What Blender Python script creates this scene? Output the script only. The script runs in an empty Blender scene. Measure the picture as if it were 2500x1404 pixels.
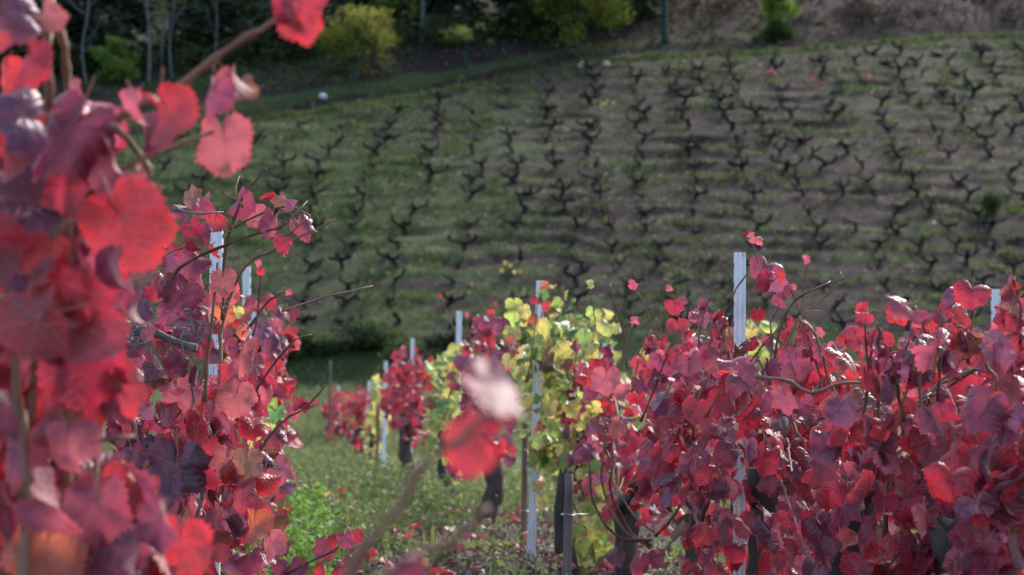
import bpy, math, random
import numpy as np
from mathutils import Vector, Matrix

scene = bpy.context.scene
COL = scene.collection
R = math.radians

# ------------------------------------------------------------------ camera, sky, sun, exposure
F = 5000.0                                  # focal length in photo pixels (photo 2500 wide)
CAM_H = 0.78
PITCH = math.atan(321.0 / F)
cam_d = bpy.data.cameras.new('camera')
cam = bpy.data.objects.new('camera', cam_d)
COL.objects.link(cam)
cam_d.sensor_width = 36.0
cam_d.lens = 36.0 * F / 2500.0
cam_d.clip_start = 0.1
cam_d.clip_end = 5000.0
cam.location = (0, 0, CAM_H)
cam.rotation_euler = (math.pi / 2 + PITCH, 0, 0)
cam_d.dof.use_dof = True
cam_d.dof.focus_distance = 6.5
cam_d.dof.aperture_fstop = 4.5
cam_d.dof.aperture_blades = 9
scene.camera = cam

SUN_AZ, SUN_EL = R(32), R(39)              # azimuth from +Y (view direction), positive = right
world = bpy.data.worlds.new('World')
scene.world = world
world.use_nodes = True
wn = world.node_tree.nodes
sky = wn.new('ShaderNodeTexSky')
sky.sky_type = 'NISHITA'
sky.sun_disc = False
sky.sun_elevation = SUN_EL
sky.sun_rotation = SUN_AZ
sky.air_density = 1.0
sky.dust_density = 3.0
sky.ozone_density = 1.0
world.node_tree.links.new(sky.outputs[0], wn['Background'].inputs[0])
wn['Background'].inputs[1].default_value = 0.15
sun_d = bpy.data.lights.new('sun', 'SUN')
sun_d.energy = 1.5
sun_d.angle = R(15)
sun_d.color = (1.0, 0.96, 0.91)
sun = bpy.data.objects.new('sun', sun_d)
COL.objects.link(sun)
SD = Vector((math.sin(SUN_AZ) * math.cos(SUN_EL), math.cos(SUN_AZ) * math.cos(SUN_EL), math.sin(SUN_EL)))
sun.rotation_euler = SD.to_track_quat('Z', 'Y').to_euler()
sun.location = (20, 20, 40)
scene.view_settings.view_transform = 'Standard'
scene.view_settings.look = 'None'
scene.view_settings.gamma = 1.0
scene.view_settings.exposure = 1.46
scene.view_settings.use_curve_mapping = False
scene.cycles.use_denoising = True
scene.cycles.max_bounces = 8
scene.cycles.transparent_max_bounces = 8

# ------------------------------------------------------------------ geometry helpers
CP, SP = math.cos(PITCH), math.sin(PITCH)
RIGHT = Vector((1, 0, 0)); UP = Vector((0, -SP, CP)); FWD = Vector((0, CP, SP))
CAMP = Vector((0, 0, CAM_H))

def at(px, py, Z):
    """world point seen at photo pixel (px,py) at depth Z"""
    return CAMP + RIGHT * ((px - 1250) / F * Z) + UP * ((702 - py) / F * Z) + FWD * Z

def proj(p):
    v = Vector(p) - CAMP
    z = v.dot(FWD)
    return 1250 + v.dot(RIGHT) / z * F, 702 - v.dot(UP) / z * F, z

ROWX = -568.0 / F                            # the rows run along (ROWX, 1)
def rowp(off, Z):
    return Vector((ROWX * Z + off, Z, 0))

def newmesh(name, verts, faces, mats, smooth=True, mat_idx=None):
    me = bpy.data.meshes.new(name)
    me.from_pydata([tuple(v) for v in verts], [], [tuple(f) for f in faces])
    for m in mats:
        me.materials.append(m)
    if smooth:
        me.polygons.foreach_set('use_smooth', [True] * len(me.polygons))
    if mat_idx is not None:
        me.polygons.foreach_set('material_index', mat_idx)
    me.update()
    return me

def fastmesh(name, V, Fq, mats, smooth=False):
    """numpy quads/tris -> mesh"""
    me = bpy.data.meshes.new(name)
    V = np.asarray(V, np.float32); Fq = np.asarray(Fq, np.int32)
    k = Fq.shape[1]; n = len(Fq)
    me.vertices.add(len(V)); me.vertices.foreach_set('co', V.ravel())
    me.loops.add(n * k); me.loops.foreach_set('vertex_index', Fq.ravel())
    me.polygons.add(n)
    me.polygons.foreach_set('loop_start', np.arange(0, n * k, k, dtype=np.int32))
    me.polygons.foreach_set('use_smooth', np.full(n, smooth))
    for m in mats:
        me.materials.append(m)
    me.update(calc_edges=True)
    return me

def link(name, me, parent=None, basis=None, color=None):
    o = bpy.data.objects.new(name, me)
    COL.objects.link(o)
    if parent is not None:
        o.parent = parent
    if basis is not None:
        o.matrix_basis = basis
    if color is not None:
        o.color = color
    return o

def tag(o, label=None, cat=None, group=None, kind=None):
    if label: o['label'] = label
    if cat: o['category'] = cat
    if group: o['group'] = group
    if kind: o['kind'] = kind
    return o

def empty(name, loc, label, cat, group=None, rz=0.0):
    o = bpy.data.objects.new(name, None)
    COL.objects.link(o)
    o.location = loc
    o.rotation_euler = (0, 0, rz)
    o.empty_display_size = 0.1
    return tag(o, label, cat, group)

def tube(pts, rads, sides=6, cap=True, rough=0.0, rng=None, V=None, Fc=None):
    """lists V, Fc extended with a tapered tube along pts"""
    if V is None: V, Fc = [], []
    pts = [Vector(p) for p in pts]
    n = len(pts)
    t0 = (pts[1] - pts[0]).normalized()
    a = Vector((0, 0, 1)) if abs(t0.z) < 0.9 else Vector((1, 0, 0))
    u = t0.cross(a).normalized()
    base = len(V)
    ph = [rng.uniform(-1, 1) for _ in range(sides)] if rng else [0] * sides
    for i, p in enumerate(pts):
        t = (pts[min(i + 1, n - 1)] - pts[max(i - 1, 0)]).normalized()
        u = (u - t * u.dot(t)).normalized()
        w = t.cross(u)
        for k in range(sides):
            an = 2 * math.pi * k / sides
            rr = rads[i]
            if rng: rr *= 1 + rough * (0.6 * ph[k] + 0.5 * rng.uniform(-1, 1))
            V.append(p + (u * math.cos(an) + w * math.sin(an)) * rr)
    for i in range(n - 1):
        for k in range(sides):
            k2 = (k + 1) % sides
            Fc.append((base + i * sides + k, base + i * sides + k2, base + (i + 1) * sides + k2, base + (i + 1) * sides + k))
    if cap:
        Fc.append(tuple(base + k for k in reversed(range(sides))))
        Fc.append(tuple(base + (n - 1) * sides + k for k in range(sides)))
    return V, Fc

def spline(ctrl, n):
    """Catmull-Rom through control points, n samples"""
    c = [Vector(p) for p in ctrl]
    c = [c[0] * 2 - c[1]] + c + [c[-1] * 2 - c[-2]]
    m = len(c) - 3
    out = []
    for i in range(n):
        s = i / (n - 1) * m
        k = min(int(s), m - 1); t = s - k
        p0, p1, p2, p3 = c[k:k + 4]
        out.append(0.5 * ((2 * p1) + (p2 - p0) * t + (2 * p0 - 5 * p1 + 4 * p2 - p3) * t * t + (3 * p1 - p0 - 3 * p2 + p3) * t ** 3))
    return out

# value noise for terrain
_rs = np.random.RandomState(5)
_TAB = _rs.rand(256, 256)
def vnoise(x, y, s):
    x = np.asarray(x, float) / s; y = np.asarray(y, float) / s
    xi = np.floor(x).astype(int); yi = np.floor(y).astype(int)
    fx = x - xi; fy = y - yi
    fx = fx * fx * (3 - 2 * fx); fy = fy * fy * (3 - 2 * fy)
    g = lambda a, b: _TAB[a & 255, b & 255]
    return (g(xi, yi) * (1 - fx) + g(xi + 1, yi) * fx) * (1 - fy) + (g(xi, yi + 1) * (1 - fx) + g(xi + 1, yi + 1) * fx) * fy - 0.5

# ------------------------------------------------------------------ material helpers
class NT:
    def __init__(self, name):
        self.m = bpy.data.materials.new(name)
        self.m.use_nodes = True
        self.t = self.m.node_tree
        self.n = self.t.nodes
        self.b = self.n['Principled BSDF']
        self.out = self.n['Material Output']
    def add(self, typ, **kw):
        nd = self.n.new(typ)
        for k, v in kw.items(): setattr(nd, k, v)
        return nd
    def lk(self, a, b): self.t.links.new(a, b)
    def val(self, sock, v):
        if hasattr(v, 'is_linked') or hasattr(v, 'links'): self.lk(v, sock)
        else: sock.default_value = v
    def math(self, op, a, b=None, clamp=False):
        nd = self.add('ShaderNodeMath', operation=op); nd.use_clamp = clamp
        self.val(nd.inputs[0], a)
        if b is not None: self.val(nd.inputs[1], b)
        return nd.outputs[0]
    def mix(self, fac, a, b, mode='MIX'):
        nd = self.add('ShaderNodeMix', data_type='RGBA', blend_type=mode)
        nd.clamp_factor = True
        self.val(nd.inputs[0], fac)
        for s, v in ((nd.inputs[6], a), (nd.inputs[7], b)):
            if isinstance(v, tuple): s.default_value = (*v, 1) if len(v) == 3 else v
            else: self.lk(v, s)
        return nd.outputs[2]
    def rng(self, v, a, b, c=0.0, d=1.0, smooth=False):
        nd = self.add('ShaderNodeMapRange')
        if smooth: nd.interpolation_type = 'SMOOTHSTEP'
        self.val(nd.inputs[0], v)
        for i, x in enumerate((a, b, c, d)): nd.inputs[1 + i].default_value = x
        return nd.outputs[0]
    def coord(self, which='Object', scale=None, offset=None):
        tc = self.add('ShaderNodeTexCoord').outputs[which]
        if offset is not None:
            nd = self.add('ShaderNodeVectorMath', operation='ADD')
            self.lk(tc, nd.inputs[0]); self.lk(offset, nd.inputs[1]); tc = nd.outputs[0]
        if scale is not None:
            mp = self.add('ShaderNodeMapping'); mp.inputs['Scale'].default_value = scale
            self.lk(tc, mp.inputs[0]); tc = mp.outputs[0]
        return tc
    def noise(self, vec, scale, detail=4.0, rough=0.55):
        nd = self.add('ShaderNodeTexNoise')
        nd.inputs['Scale'].default_value = scale; nd.inputs['Detail'].default_value = detail
        nd.inputs['Roughness'].default_value = rough
        if vec is not None: self.lk(vec, nd.inputs['Vector'])
        return nd.outputs['Fac']
    def bump(self, h, strength, dist):
        nd = self.add('ShaderNodeBump'); nd.inputs['Strength'].default_value = strength
        nd.inputs['Distance'].default_value = dist
        self.lk(h, nd.inputs['Height'])
        return nd.outputs[0]

def leaf_material(name):
    """vine leaf: glossy upper face, matt paler underside, light shines through; colour from the object"""
    k = NT(name)
    oi = k.add('ShaderNodeObjectInfo')
    uvn = k.add('ShaderNodeUVMap', uv_map='vein')
    sp = k.add('ShaderNodeSeparateXYZ'); k.lk(uvn.outputs[0], sp.inputs[0])
    c, d = sp.outputs[0], sp.outputs[1]
    vein = k.rng(c, 0.005, 0.02, 1, 0, True)
    s = k.math('ABSOLUTE', k.math('SINE', k.math('MULTIPLY', k.math('SUBTRACT', d, k.math('MULTIPLY', c, 0.9)), 24.0)))
    vein2 = k.rng(s, 0.0, 0.16, 0.35, 0, True)
    veins = k.math('MAXIMUM', vein, vein2)
    ed = k.add('ShaderNodeAttribute', attribute_name='edge').outputs['Fac']
    off = k.math('MULTIPLY', oi.outputs['Random'], 57.0)
    cm = k.add('ShaderNodeCombineXYZ'); k.lk(off, cm.inputs[0]); k.lk(off, cm.inputs[1])
    vec = k.coord('Object', None, cm.outputs[0])
    n1 = k.noise(vec, 3.2, 4, 0.6)
    n2 = k.noise(vec, 15.0, 3, 0.6)
    col = oi.outputs['Color']
    dark = k.mix(1.0, col, (0.44, 0.5, 0.72), 'MULTIPLY')
    c1 = k.mix(k.rng(n1, 0.44, 0.68, 0, 0.75, True), col, dark)
    c1 = k.mix(k.math('MULTIPLY', k.rng(n2, 0.54, 0.66, 0, 0.35, True), 1.0), c1, dark)
    warm = k.mix(1.0, c1, (1.38, 0.92, 0.92), 'MULTIPLY')
    c1 = k.mix(k.rng(ed, 0.72, 1.0, 0, 0.65, True), c1, warm)
    # small scorched patches near some edges
    scorch = k.math('MULTIPLY', k.rng(k.noise(vec, 2.1, 2), 0.66, 0.72, 0, 1, True), k.rng(ed, 0.35, 0.8, 0, 1, True))
    c1 = k.mix(k.math('MULTIPLY', scorch, 0.8), c1, (0.10, 0.045, 0.03))
    up = k.mix(k.math('MULTIPLY', veins, 0.5), c1, k.mix(0.5, c1, (0.50, 0.20, 0.16)))
    pale = k.mix(0.42, c1, (0.42, 0.20, 0.19))
    un = k.mix(k.math('MULTIPLY', veins, 0.7), pale, k.mix(0.5, pale, (0.55, 0.33, 0.26)))
    geo = k.add('ShaderNodeNewGeometry')
    colr = k.mix(geo.outputs['Backfacing'], up, un)
    k.lk(colr, k.b.inputs['Base Color'])
    k.lk(k.rng(k.math('ADD', geo.outputs['Backfacing'], k.math('MULTIPLY', n1, 0.35)), 0, 1.35, 0.31, 0.62), k.b.inputs['Roughness'])
    k.b.inputs['Specular IOR Level'].default_value = 0.6
    k.b.inputs['Sheen Weight'].default_value = 0.05
    k.b.inputs['Sheen Roughness'].default_value = 0.45
    k.b.inputs['Sheen Tint'].default_value = (1, 0.9, 0.95, 1)
    h = k.math('ADD', k.math('MULTIPLY', s, 0.6), k.math('ADD', k.math('MULTIPLY', k.rng(c, 0, 0.03), 0.6), k.math('MULTIPLY', n2, 0.9)))
    bp = k.bump(h, 0.55, 0.0034)
    k.lk(bp, k.b.inputs['Normal'])
    tr = k.add('ShaderNodeBsdfTranslucent')
    hsv = k.add('ShaderNodeHueSaturation')
    hsv.inputs['Saturation'].default_value = 0.97
    hsv.inputs['Value'].default_value = 1.35
    k.lk(k.mix(k.math('MULTIPLY', veins, 0.35), c1, k.mix(1.0, c1, (0.45, 0.45, 0.45), 'MULTIPLY')), hsv.inputs['Color'])
    k.lk(hsv.outputs[0], tr.inputs['Color'])
    mx = k.add('ShaderNodeMixShader'); mx.inputs[0].default_value = 0.40
    k.lk(k.b.outputs[0], mx.inputs[1]); k.lk(tr.outputs[0], mx.inputs[2])
    k.lk(mx.outputs[0], k.out.inputs['Surface'])
    return k.m

def plain_leaf(name, cols, gloss=0.5, trans=0.35, scale=2.0):
    """crown and weed leaves; colour varies over the mass by noise"""
    k = NT(name)
    vec = k.coord('Object')
    n = k.noise(vec, scale, 3)
    n2 = k.noise(vec, scale * 9, 2)
    c = k.mix(k.rng(n, 0.38, 0.62, 0, 1), cols[0], cols[1])
    if len(cols) > 2: c = k.mix(k.rng(n2, 0.54, 0.68, 0, 0.9), c, cols[2])
    k.lk(c, k.b.inputs['Base Color']); k.b.inputs['Roughness'].default_value = gloss
    k.b.inputs['Specular IOR Level'].default_value = 0.3
    tr = k.add('ShaderNodeBsdfTranslucent')
    hs = k.add('ShaderNodeHueSaturation'); hs.inputs['Value'].default_value = 1.4; hs.inputs['Saturation'].default_value = 1.1
    k.lk(c, hs.inputs['Color']); k.lk(hs.outputs[0], tr.inputs['Color'])
    mx = k.add('ShaderNodeMixShader'); mx.inputs[0].default_value = trans
    k.lk(k.b.outputs[0], mx.inputs[1]); k.lk(tr.outputs[0], mx.inputs[2])
    k.lk(mx.outputs[0], k.out.inputs['Surface'])
    return k.m

def bark(name, a, b, scale=18.0, stretch=0.25, rough=0.85, bump=0.7, dist=0.02):
    k = NT(name)
    vec = k.coord('Object', (1, 1, stretch))
    n = k.noise(vec, scale, 5, 0.65)
    n2 = k.noise(k.coord('Object'), scale * 0.25, 3)
    c = k.mix(k.rng(n, 0.35, 0.68), a, b)
    c = k.mix(k.rng(n2, 0.4, 0.7, 0, 0.5), c, tuple(x * 0.55 for x in a))
    k.lk(c, k.b.inputs['Base Color']); k.b.inputs['Roughness'].default_value = rough
    k.b.inputs['Specular IOR Level'].default_value = 0.25
    k.lk(k.bump(n, bump, dist), k.b.inputs['Normal'])
    return k.m

M = {}
M['leaf'] = leaf_material('vine_leaf')
M['cane'] = bark('cane_wood', (0.21, 0.105, 0.065), (0.34, 0.20, 0.13), 26, 0.3, 0.6, 0.3, 0.003)
M['cane_dark'] = bark('cane_wood_dark', (0.10, 0.045, 0.035), (0.20, 0.10, 0.075), 26, 0.3, 0.6, 0.3, 0.003)
M['cane_grey'] = bark('cane_wood_grey', (0.13, 0.12, 0.12), (0.28, 0.27, 0.27), 30, 0.3, 0.8, 0.5, 0.003)
M['petiole'] = bark('petiole', (0.45, 0.16, 0.10), (0.55, 0.25, 0.16), 30, 0.5, 0.5, 0.1, 0.001)
M['petiole_green'] = bark('petiole_green', (0.40, 0.32, 0.10), (0.45, 0.38, 0.14), 30, 0.5, 0.5, 0.1, 0.001)
M['bark'] = bark('vine_bark', (0.055, 0.043, 0.040), (0.13, 0.10, 0.09), 26, 0.22, 0.9, 1.0, 0.03)
M['hillbark'] = bark('old_vine_bark', (0.020, 0.014, 0.013), (0.050, 0.034, 0.030), 12, 0.3, 0.9, 0.9, 0.03)
M['treebark'] = bark('tree_bark', (0.07, 0.065, 0.058), (0.14, 0.135, 0.125), 6, 0.25, 0.9, 0.8, 0.03)
M['greybark'] = bark('lichen_bark', (0.09, 0.10, 0.10), (0.18, 0.195, 0.195), 7, 0.4, 0.9, 0.6, 0.02)
M['mossbark'] = bark('mossy_bark', (0.020, 0.042, 0.036), (0.040, 0.075, 0.062), 8, 0.4, 0.9, 0.6, 0.02)
M['stake'] = bark('stake_wood', (0.16, 0.10, 0.07), (0.30, 0.20, 0.15), 22, 0.08, 0.8, 0.5, 0.004)
M['stake_grey'] = bark('stake_wood_grey', (0.13, 0.105, 0.09), (0.24, 0.20, 0.18), 22, 0.08, 0.85, 0.6, 0.004)

def steel():
    k = NT('galvanised_steel')
    n = k.noise(k.coord('Object', (1, 1, 0.25)), 40, 4)
    n2 = k.noise(k.coord('Object'), 7, 3)
    c = k.mix(k.rng(n, 0.35, 0.65), (0.74, 0.77, 0.80), (0.86, 0.88, 0.90))
    c = k.mix(k.rng(n2, 0.55, 0.75, 0, 0.5), c, (0.48, 0.51, 0.55))
    st = k.noise(k.coord('Object', (1, 1, 0.06)), 90, 3)
    c = k.mix(k.rng(st, 0.5, 0.7, 0, 0.45), c, (0.40, 0.42, 0.45))
    ru = k.noise(k.coord('Object'), 14, 4)
    c = k.mix(k.rng(ru, 0.62, 0.72, 0, 0.6), c, (0.30, 0.20, 0.14))
    k.lk(c, k.b.inputs['Base Color'])
    k.b.inputs['Metallic'].default_value = 0.3
    k.lk(k.rng(n, 0.3, 0.7, 0.38, 0.55), k.b.inputs['Roughness'])
    return k.m
M['steel'] = steel()
def flat(name, c, rough=0.6, metal=0.0):
    k = NT(name)
    n = k.noise(k.coord('Object'), 30, 3)
    k.lk(k.mix(k.rng(n, 0.3, 0.7), tuple(x * 0.75 for x in c), c), k.b.inputs['Base Color'])
    k.b.inputs['Roughness'].default_value = rough; k.b.inputs['Metallic'].default_value = metal
    return k.m
M['hook'] = flat('dark_hook', (0.10, 0.10, 0.11), 0.5, 0.6)
M['wire'] = flat('tie_wire', (0.55, 0.58, 0.60), 0.4, 0.8)
M['rock'] = flat('white_rock', (0.78, 0.77, 0.78), 0.8)
M['rock_tan'] = flat('tan_rock', (0.50, 0.44, 0.40), 0.85)

def pebble():
    k = NT('slate_pebble')
    n = k.noise(k.coord('Object'), 9, 2)
    n2 = k.noise(k.coord('Object'), 60, 3)
    c = k.mix(k.rng(n, 0.35, 0.65), (0.028, 0.029, 0.034), (0.075, 0.073, 0.075))
    c = k.mix(k.rng(n2, 0.4, 0.7, 0, 0.35), c, (0.16, 0.15, 0.145))
    k.lk(c, k.b.inputs['Base Color']); k.b.inputs['Roughness'].default_value = 0.7
    return k.m
M['pebble'] = pebble()

def soil():
    k = NT('valley_soil')
    v = k.coord('Object')
    n1 = k.noise(v, 0.9, 5, 0.6); n2 = k.noise(v, 9, 5, 0.65); n3 = k.noise(v, 50, 3, 0.6)
    c = k.mix(k.rng(n2, 0.35, 0.65), (0.030, 0.026, 0.024), (0.070, 0.060, 0.054))
    g = k.mix(k.rng(n3, 0.35, 0.65), (0.055, 0.072, 0.034), (0.095, 0.118, 0.055))
    sp = k.add('ShaderNodeSeparateXYZ'); k.lk(v, sp.inputs[0])
    far = k.rng(sp.outputs[1], 18, 34, 0, 0.5)
    f = k.rng(k.math('ADD', n1, far), 0.58, 0.80, 0, 0.85, True)
    k.lk(k.mix(f, c, g), k.b.inputs['Base Color']); k.b.inputs['Roughness'].default_value = 0.95
    k.b.inputs['Specular IOR Level'].default_value = 0.15
    k.lk(k.bump(k.math('ADD', n2, k.math('MULTIPLY', n3, 0.4)), 0.8, 0.05), k.b.inputs['Normal'])
    return k.m
M['soil'] = soil()

def hillsoil():
    k = NT('hillside_soil')
    v = k.coord('Object')
    n1 = k.noise(v, 0.33, 5, 0.6); n2 = k.noise(v, 2.6, 5, 0.65); n3 = k.noise(v, 12, 4, 0.7)
    c = k.mix(k.rng(n2, 0.35, 0.65), (0.0175, 0.0115, 0.0115), (0.037, 0.025, 0.024))
    c = k.mix(k.rng(n3, 0.52, 0.66, 0, 0.3), c, (0.058, 0.041, 0.036))
    c = k.mix(k.rng(k.noise(v, 5.5, 3), 0.30, 0.42, 0.7, 0), c, (0.026, 0.02, 0.02))
    g = k.mix(k.rng(n3, 0.35, 0.65), (0.030, 0.046, 0.016), (0.064, 0.084, 0.031))
    gm = k.add('ShaderNodeAttribute', attribute_name='green').outputs['Fac']
    f = k.rng(k.math('ADD', k.math('MULTIPLY', n2, 0.9), k.math('ADD', k.math('MULTIPLY', n1, 0.8), gm)), 1.08, 1.36, 0, 0.95, True)
    rd = k.add('ShaderNodeAttribute', attribute_name='bare').outputs['Fac']
    c = k.mix(k.math('MULTIPLY', rd, 0.9), c, k.mix(n3, (0.020, 0.013, 0.013), (0.036, 0.025, 0.023)))
    k.lk(k.mix(k.math('MULTIPLY', f, k.math('SUBTRACT', 1.0, rd)), c, g), k.b.inputs['Base Color'])
    k.b.inputs['Roughness'].default_value = 0.95
    k.b.inputs['Specular IOR Level'].default_value = 0.15
    k.lk(k.bump(k.math('ADD', n2, k.math('MULTIPLY', n3, 0.5)), 0.9, 0.12), k.b.inputs['Normal'])
    return k.m
M['hillsoil'] = hillsoil()

# ------------------------------------------------------------------ terrain
ROWSP = 1.62                                  # terrace spacing
def qvar(x, y):
    return y - 0.055 * np.asarray(x) + 0.7 * np.sin(np.asarray(x) * 0.10 + 0.6)
def vergeY(x):
    x = np.asarray(x, float)
    return np.where(x < 4.4, 83.0 + 0.58 * (x + 7.4), 89.84 + 0.36 * (x - 4.4)) + 0.35 * np.sin(x * 0.35)
HS = 0.45
def tphase(x, y, q):
    return (q + 1.5 * vnoise(x, y * .6, 4.0) + 1.3 * vnoise(x, y * .5, 1.5) + 0.5 * vnoise(x, y, .6)) / ROWSP
def gh(x, y, fine=True):
    x = np.asarray(x, float); y = np.asarray(y, float)
    xs = np.clip(x, -120, 160)
    q = qvar(xs, y)
    low = 1.75 * np.clip((q - 42) / 16.5, 0, 1) ** 1.3
    bank = 1.5 * np.clip((q - 58.5) / 2.2, 0, 1)
    yv = vergeY(np.clip(xs, -40, 60))
    qv = qvar(xs, yv)
    up = HS * np.clip(np.minimum(q, qv) - 60.7, 0, None)
    if fine:
        w = np.clip((q - 61.5) / 1.5, 0, 1) * np.clip((qv - 0.8 - q) / 1.0, 0, 1)
        ph = tphase(x, y, q)
        fr = ph - np.floor(ph)
        amp = np.clip(0.03 + 0.55 * vnoise(x * 1.0 + 40, np.floor(ph) * 7.3, 2.6), 0.0, 0.40)
        saw = np.where(fr < 0.62, 0.5 - fr / 0.62, -0.5 + (fr - 0.62) / 0.38)
        up = up + w * amp * saw
    t = np.clip(q - qv, 0, None)
    top = 0.25 * np.clip(t / 0.5, 0, 1) - 0.15 * np.clip((t - 0.5) / 0.4, 0, 1) + 0.16 * np.clip(t - 0.9, 0, 2.3) + 0.80 * np.clip(t - 3.2, 0, 1.3) + 0.50 * np.clip(t - 4.5, 0, 60)
    z = low + bank + up + top
    if fine:
        z = z + 0.05 * vnoise(x, y, 0.45) + 0.14 * vnoise(x, y, 0.6) * np.clip((y - 59) / 2, 0, 1) + 0.10 * vnoise(x, y, 1.6) * np.clip((y - 40) / 10, 0.15, 1)
    return z
def gz(x, y, fine=True): return float(gh(np.array([x]), np.array([y]), fine)[0])

def hit(px, py, z0=56.0, z1=160.0):
    Z = np.arange(z0, z1, 0.1)
    d = RIGHT * ((px - 1250) / F) + UP * ((702 - py) / F) + FWD
    below = np.nonzero(CAM_H + d.z * Z <= gh(d.x * Z, d.y * Z))[0]
    return at(px, py, float(Z[below[0]]) if len(below) else z1)

SPLIT = 57.0
def axis(segs):
    out = []
    for a, b, st in segs: out += list(np.arange(a, b, st))
    out.append(segs[-1][1])
    return np.array(out)
xs = axis([(-900, -100, 100), (-100, -24, 6), (-24, 36, 0.42), (36, 100, 6), (100, 900, 100)])
def grid(name, xs, ys, mat):
    X, Y = np.meshgrid(xs, ys)
    Z = gh(X, Y)
    nx, ny = len(xs), len(ys)
    V = np.stack([X, Y, Z], -1).reshape(-1, 3)
    i = np.arange(nx * ny).reshape(ny, nx)
    Fq = np.stack([i[:-1, :-1], i[:-1, 1:], i[1:, 1:], i[1:, :-1]], -1).reshape(-1, 4)
    me = fastmesh(name, V, Fq, [mat], True)
    return me, X.ravel(), Y.ravel()
me, _, _ = grid('ground', xs, axis([(-900, -60, 60), (-60, 4, 4), (4, 30, 0.12), (30, SPLIT, 0.3)]), M['soil'])
tag(link('ground', me), 'grassy valley ground with weeds and stony soil between the vine rows', kind='structure')
me, X, Y = grid('hillside', xs, axis([(SPLIT, 100, 0.135), (100, 150, 0.8), (150, 240, 6), (240, 900, 60)]), M['hillsoil'])
q = qvar(X, Y); yv = vergeY(np.clip(X, -40, 60)); qv = qvar(X, yv)
ph = tphase(X, Y, q)
fr = ph - np.floor(ph)
edge = np.clip(1 - np.abs((fr + 0.5) % 1.0 - 0.5) / 0.2, 0, 1)              # grass holds the lip of each terrace
leftness = np.clip((6 - X) / 18, 0, 1)
green = np.where(q < qv, 0.15 + 0.42 * edge + 0.40 * leftness + 0.35 * vnoise(X, Y, 4.0), 0.12 + 0.2 * leftness)
green = np.where(q < 61, 0.9, green)
lip = np.clip(1 - np.abs(q - qv - 0.1) / 0.5, 0, 1)
green = green + lip * 0.75
t = q - qv
green = green + np.clip(1 - np.abs(t - 4.6) / 0.9, 0, 1) * 0.45 * np.clip((20 - X) / 12, 0, 1)
bare = np.clip((t - 0.9) / 0.4, 0, 1) * np.clip((3.4 - t) / 0.5, 0, 1) * 0.8
bare = np.maximum(bare, np.clip((t - 0.6) / 0.4, 0, 1) * np.clip((X - 13) / 4, 0, 1) * np.clip((5.5 - t) / 0.8, 0, 1))
for nm, arr in (('green', green), ('bare', bare)):
    a = me.attributes.new(nm, 'FLOAT', 'POINT'); a.data.foreach_set('value', arr.astype(np.float32))
tag(link('hillside', me), 'steep brown and green hillside with low planting terraces', kind='structure')

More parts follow.
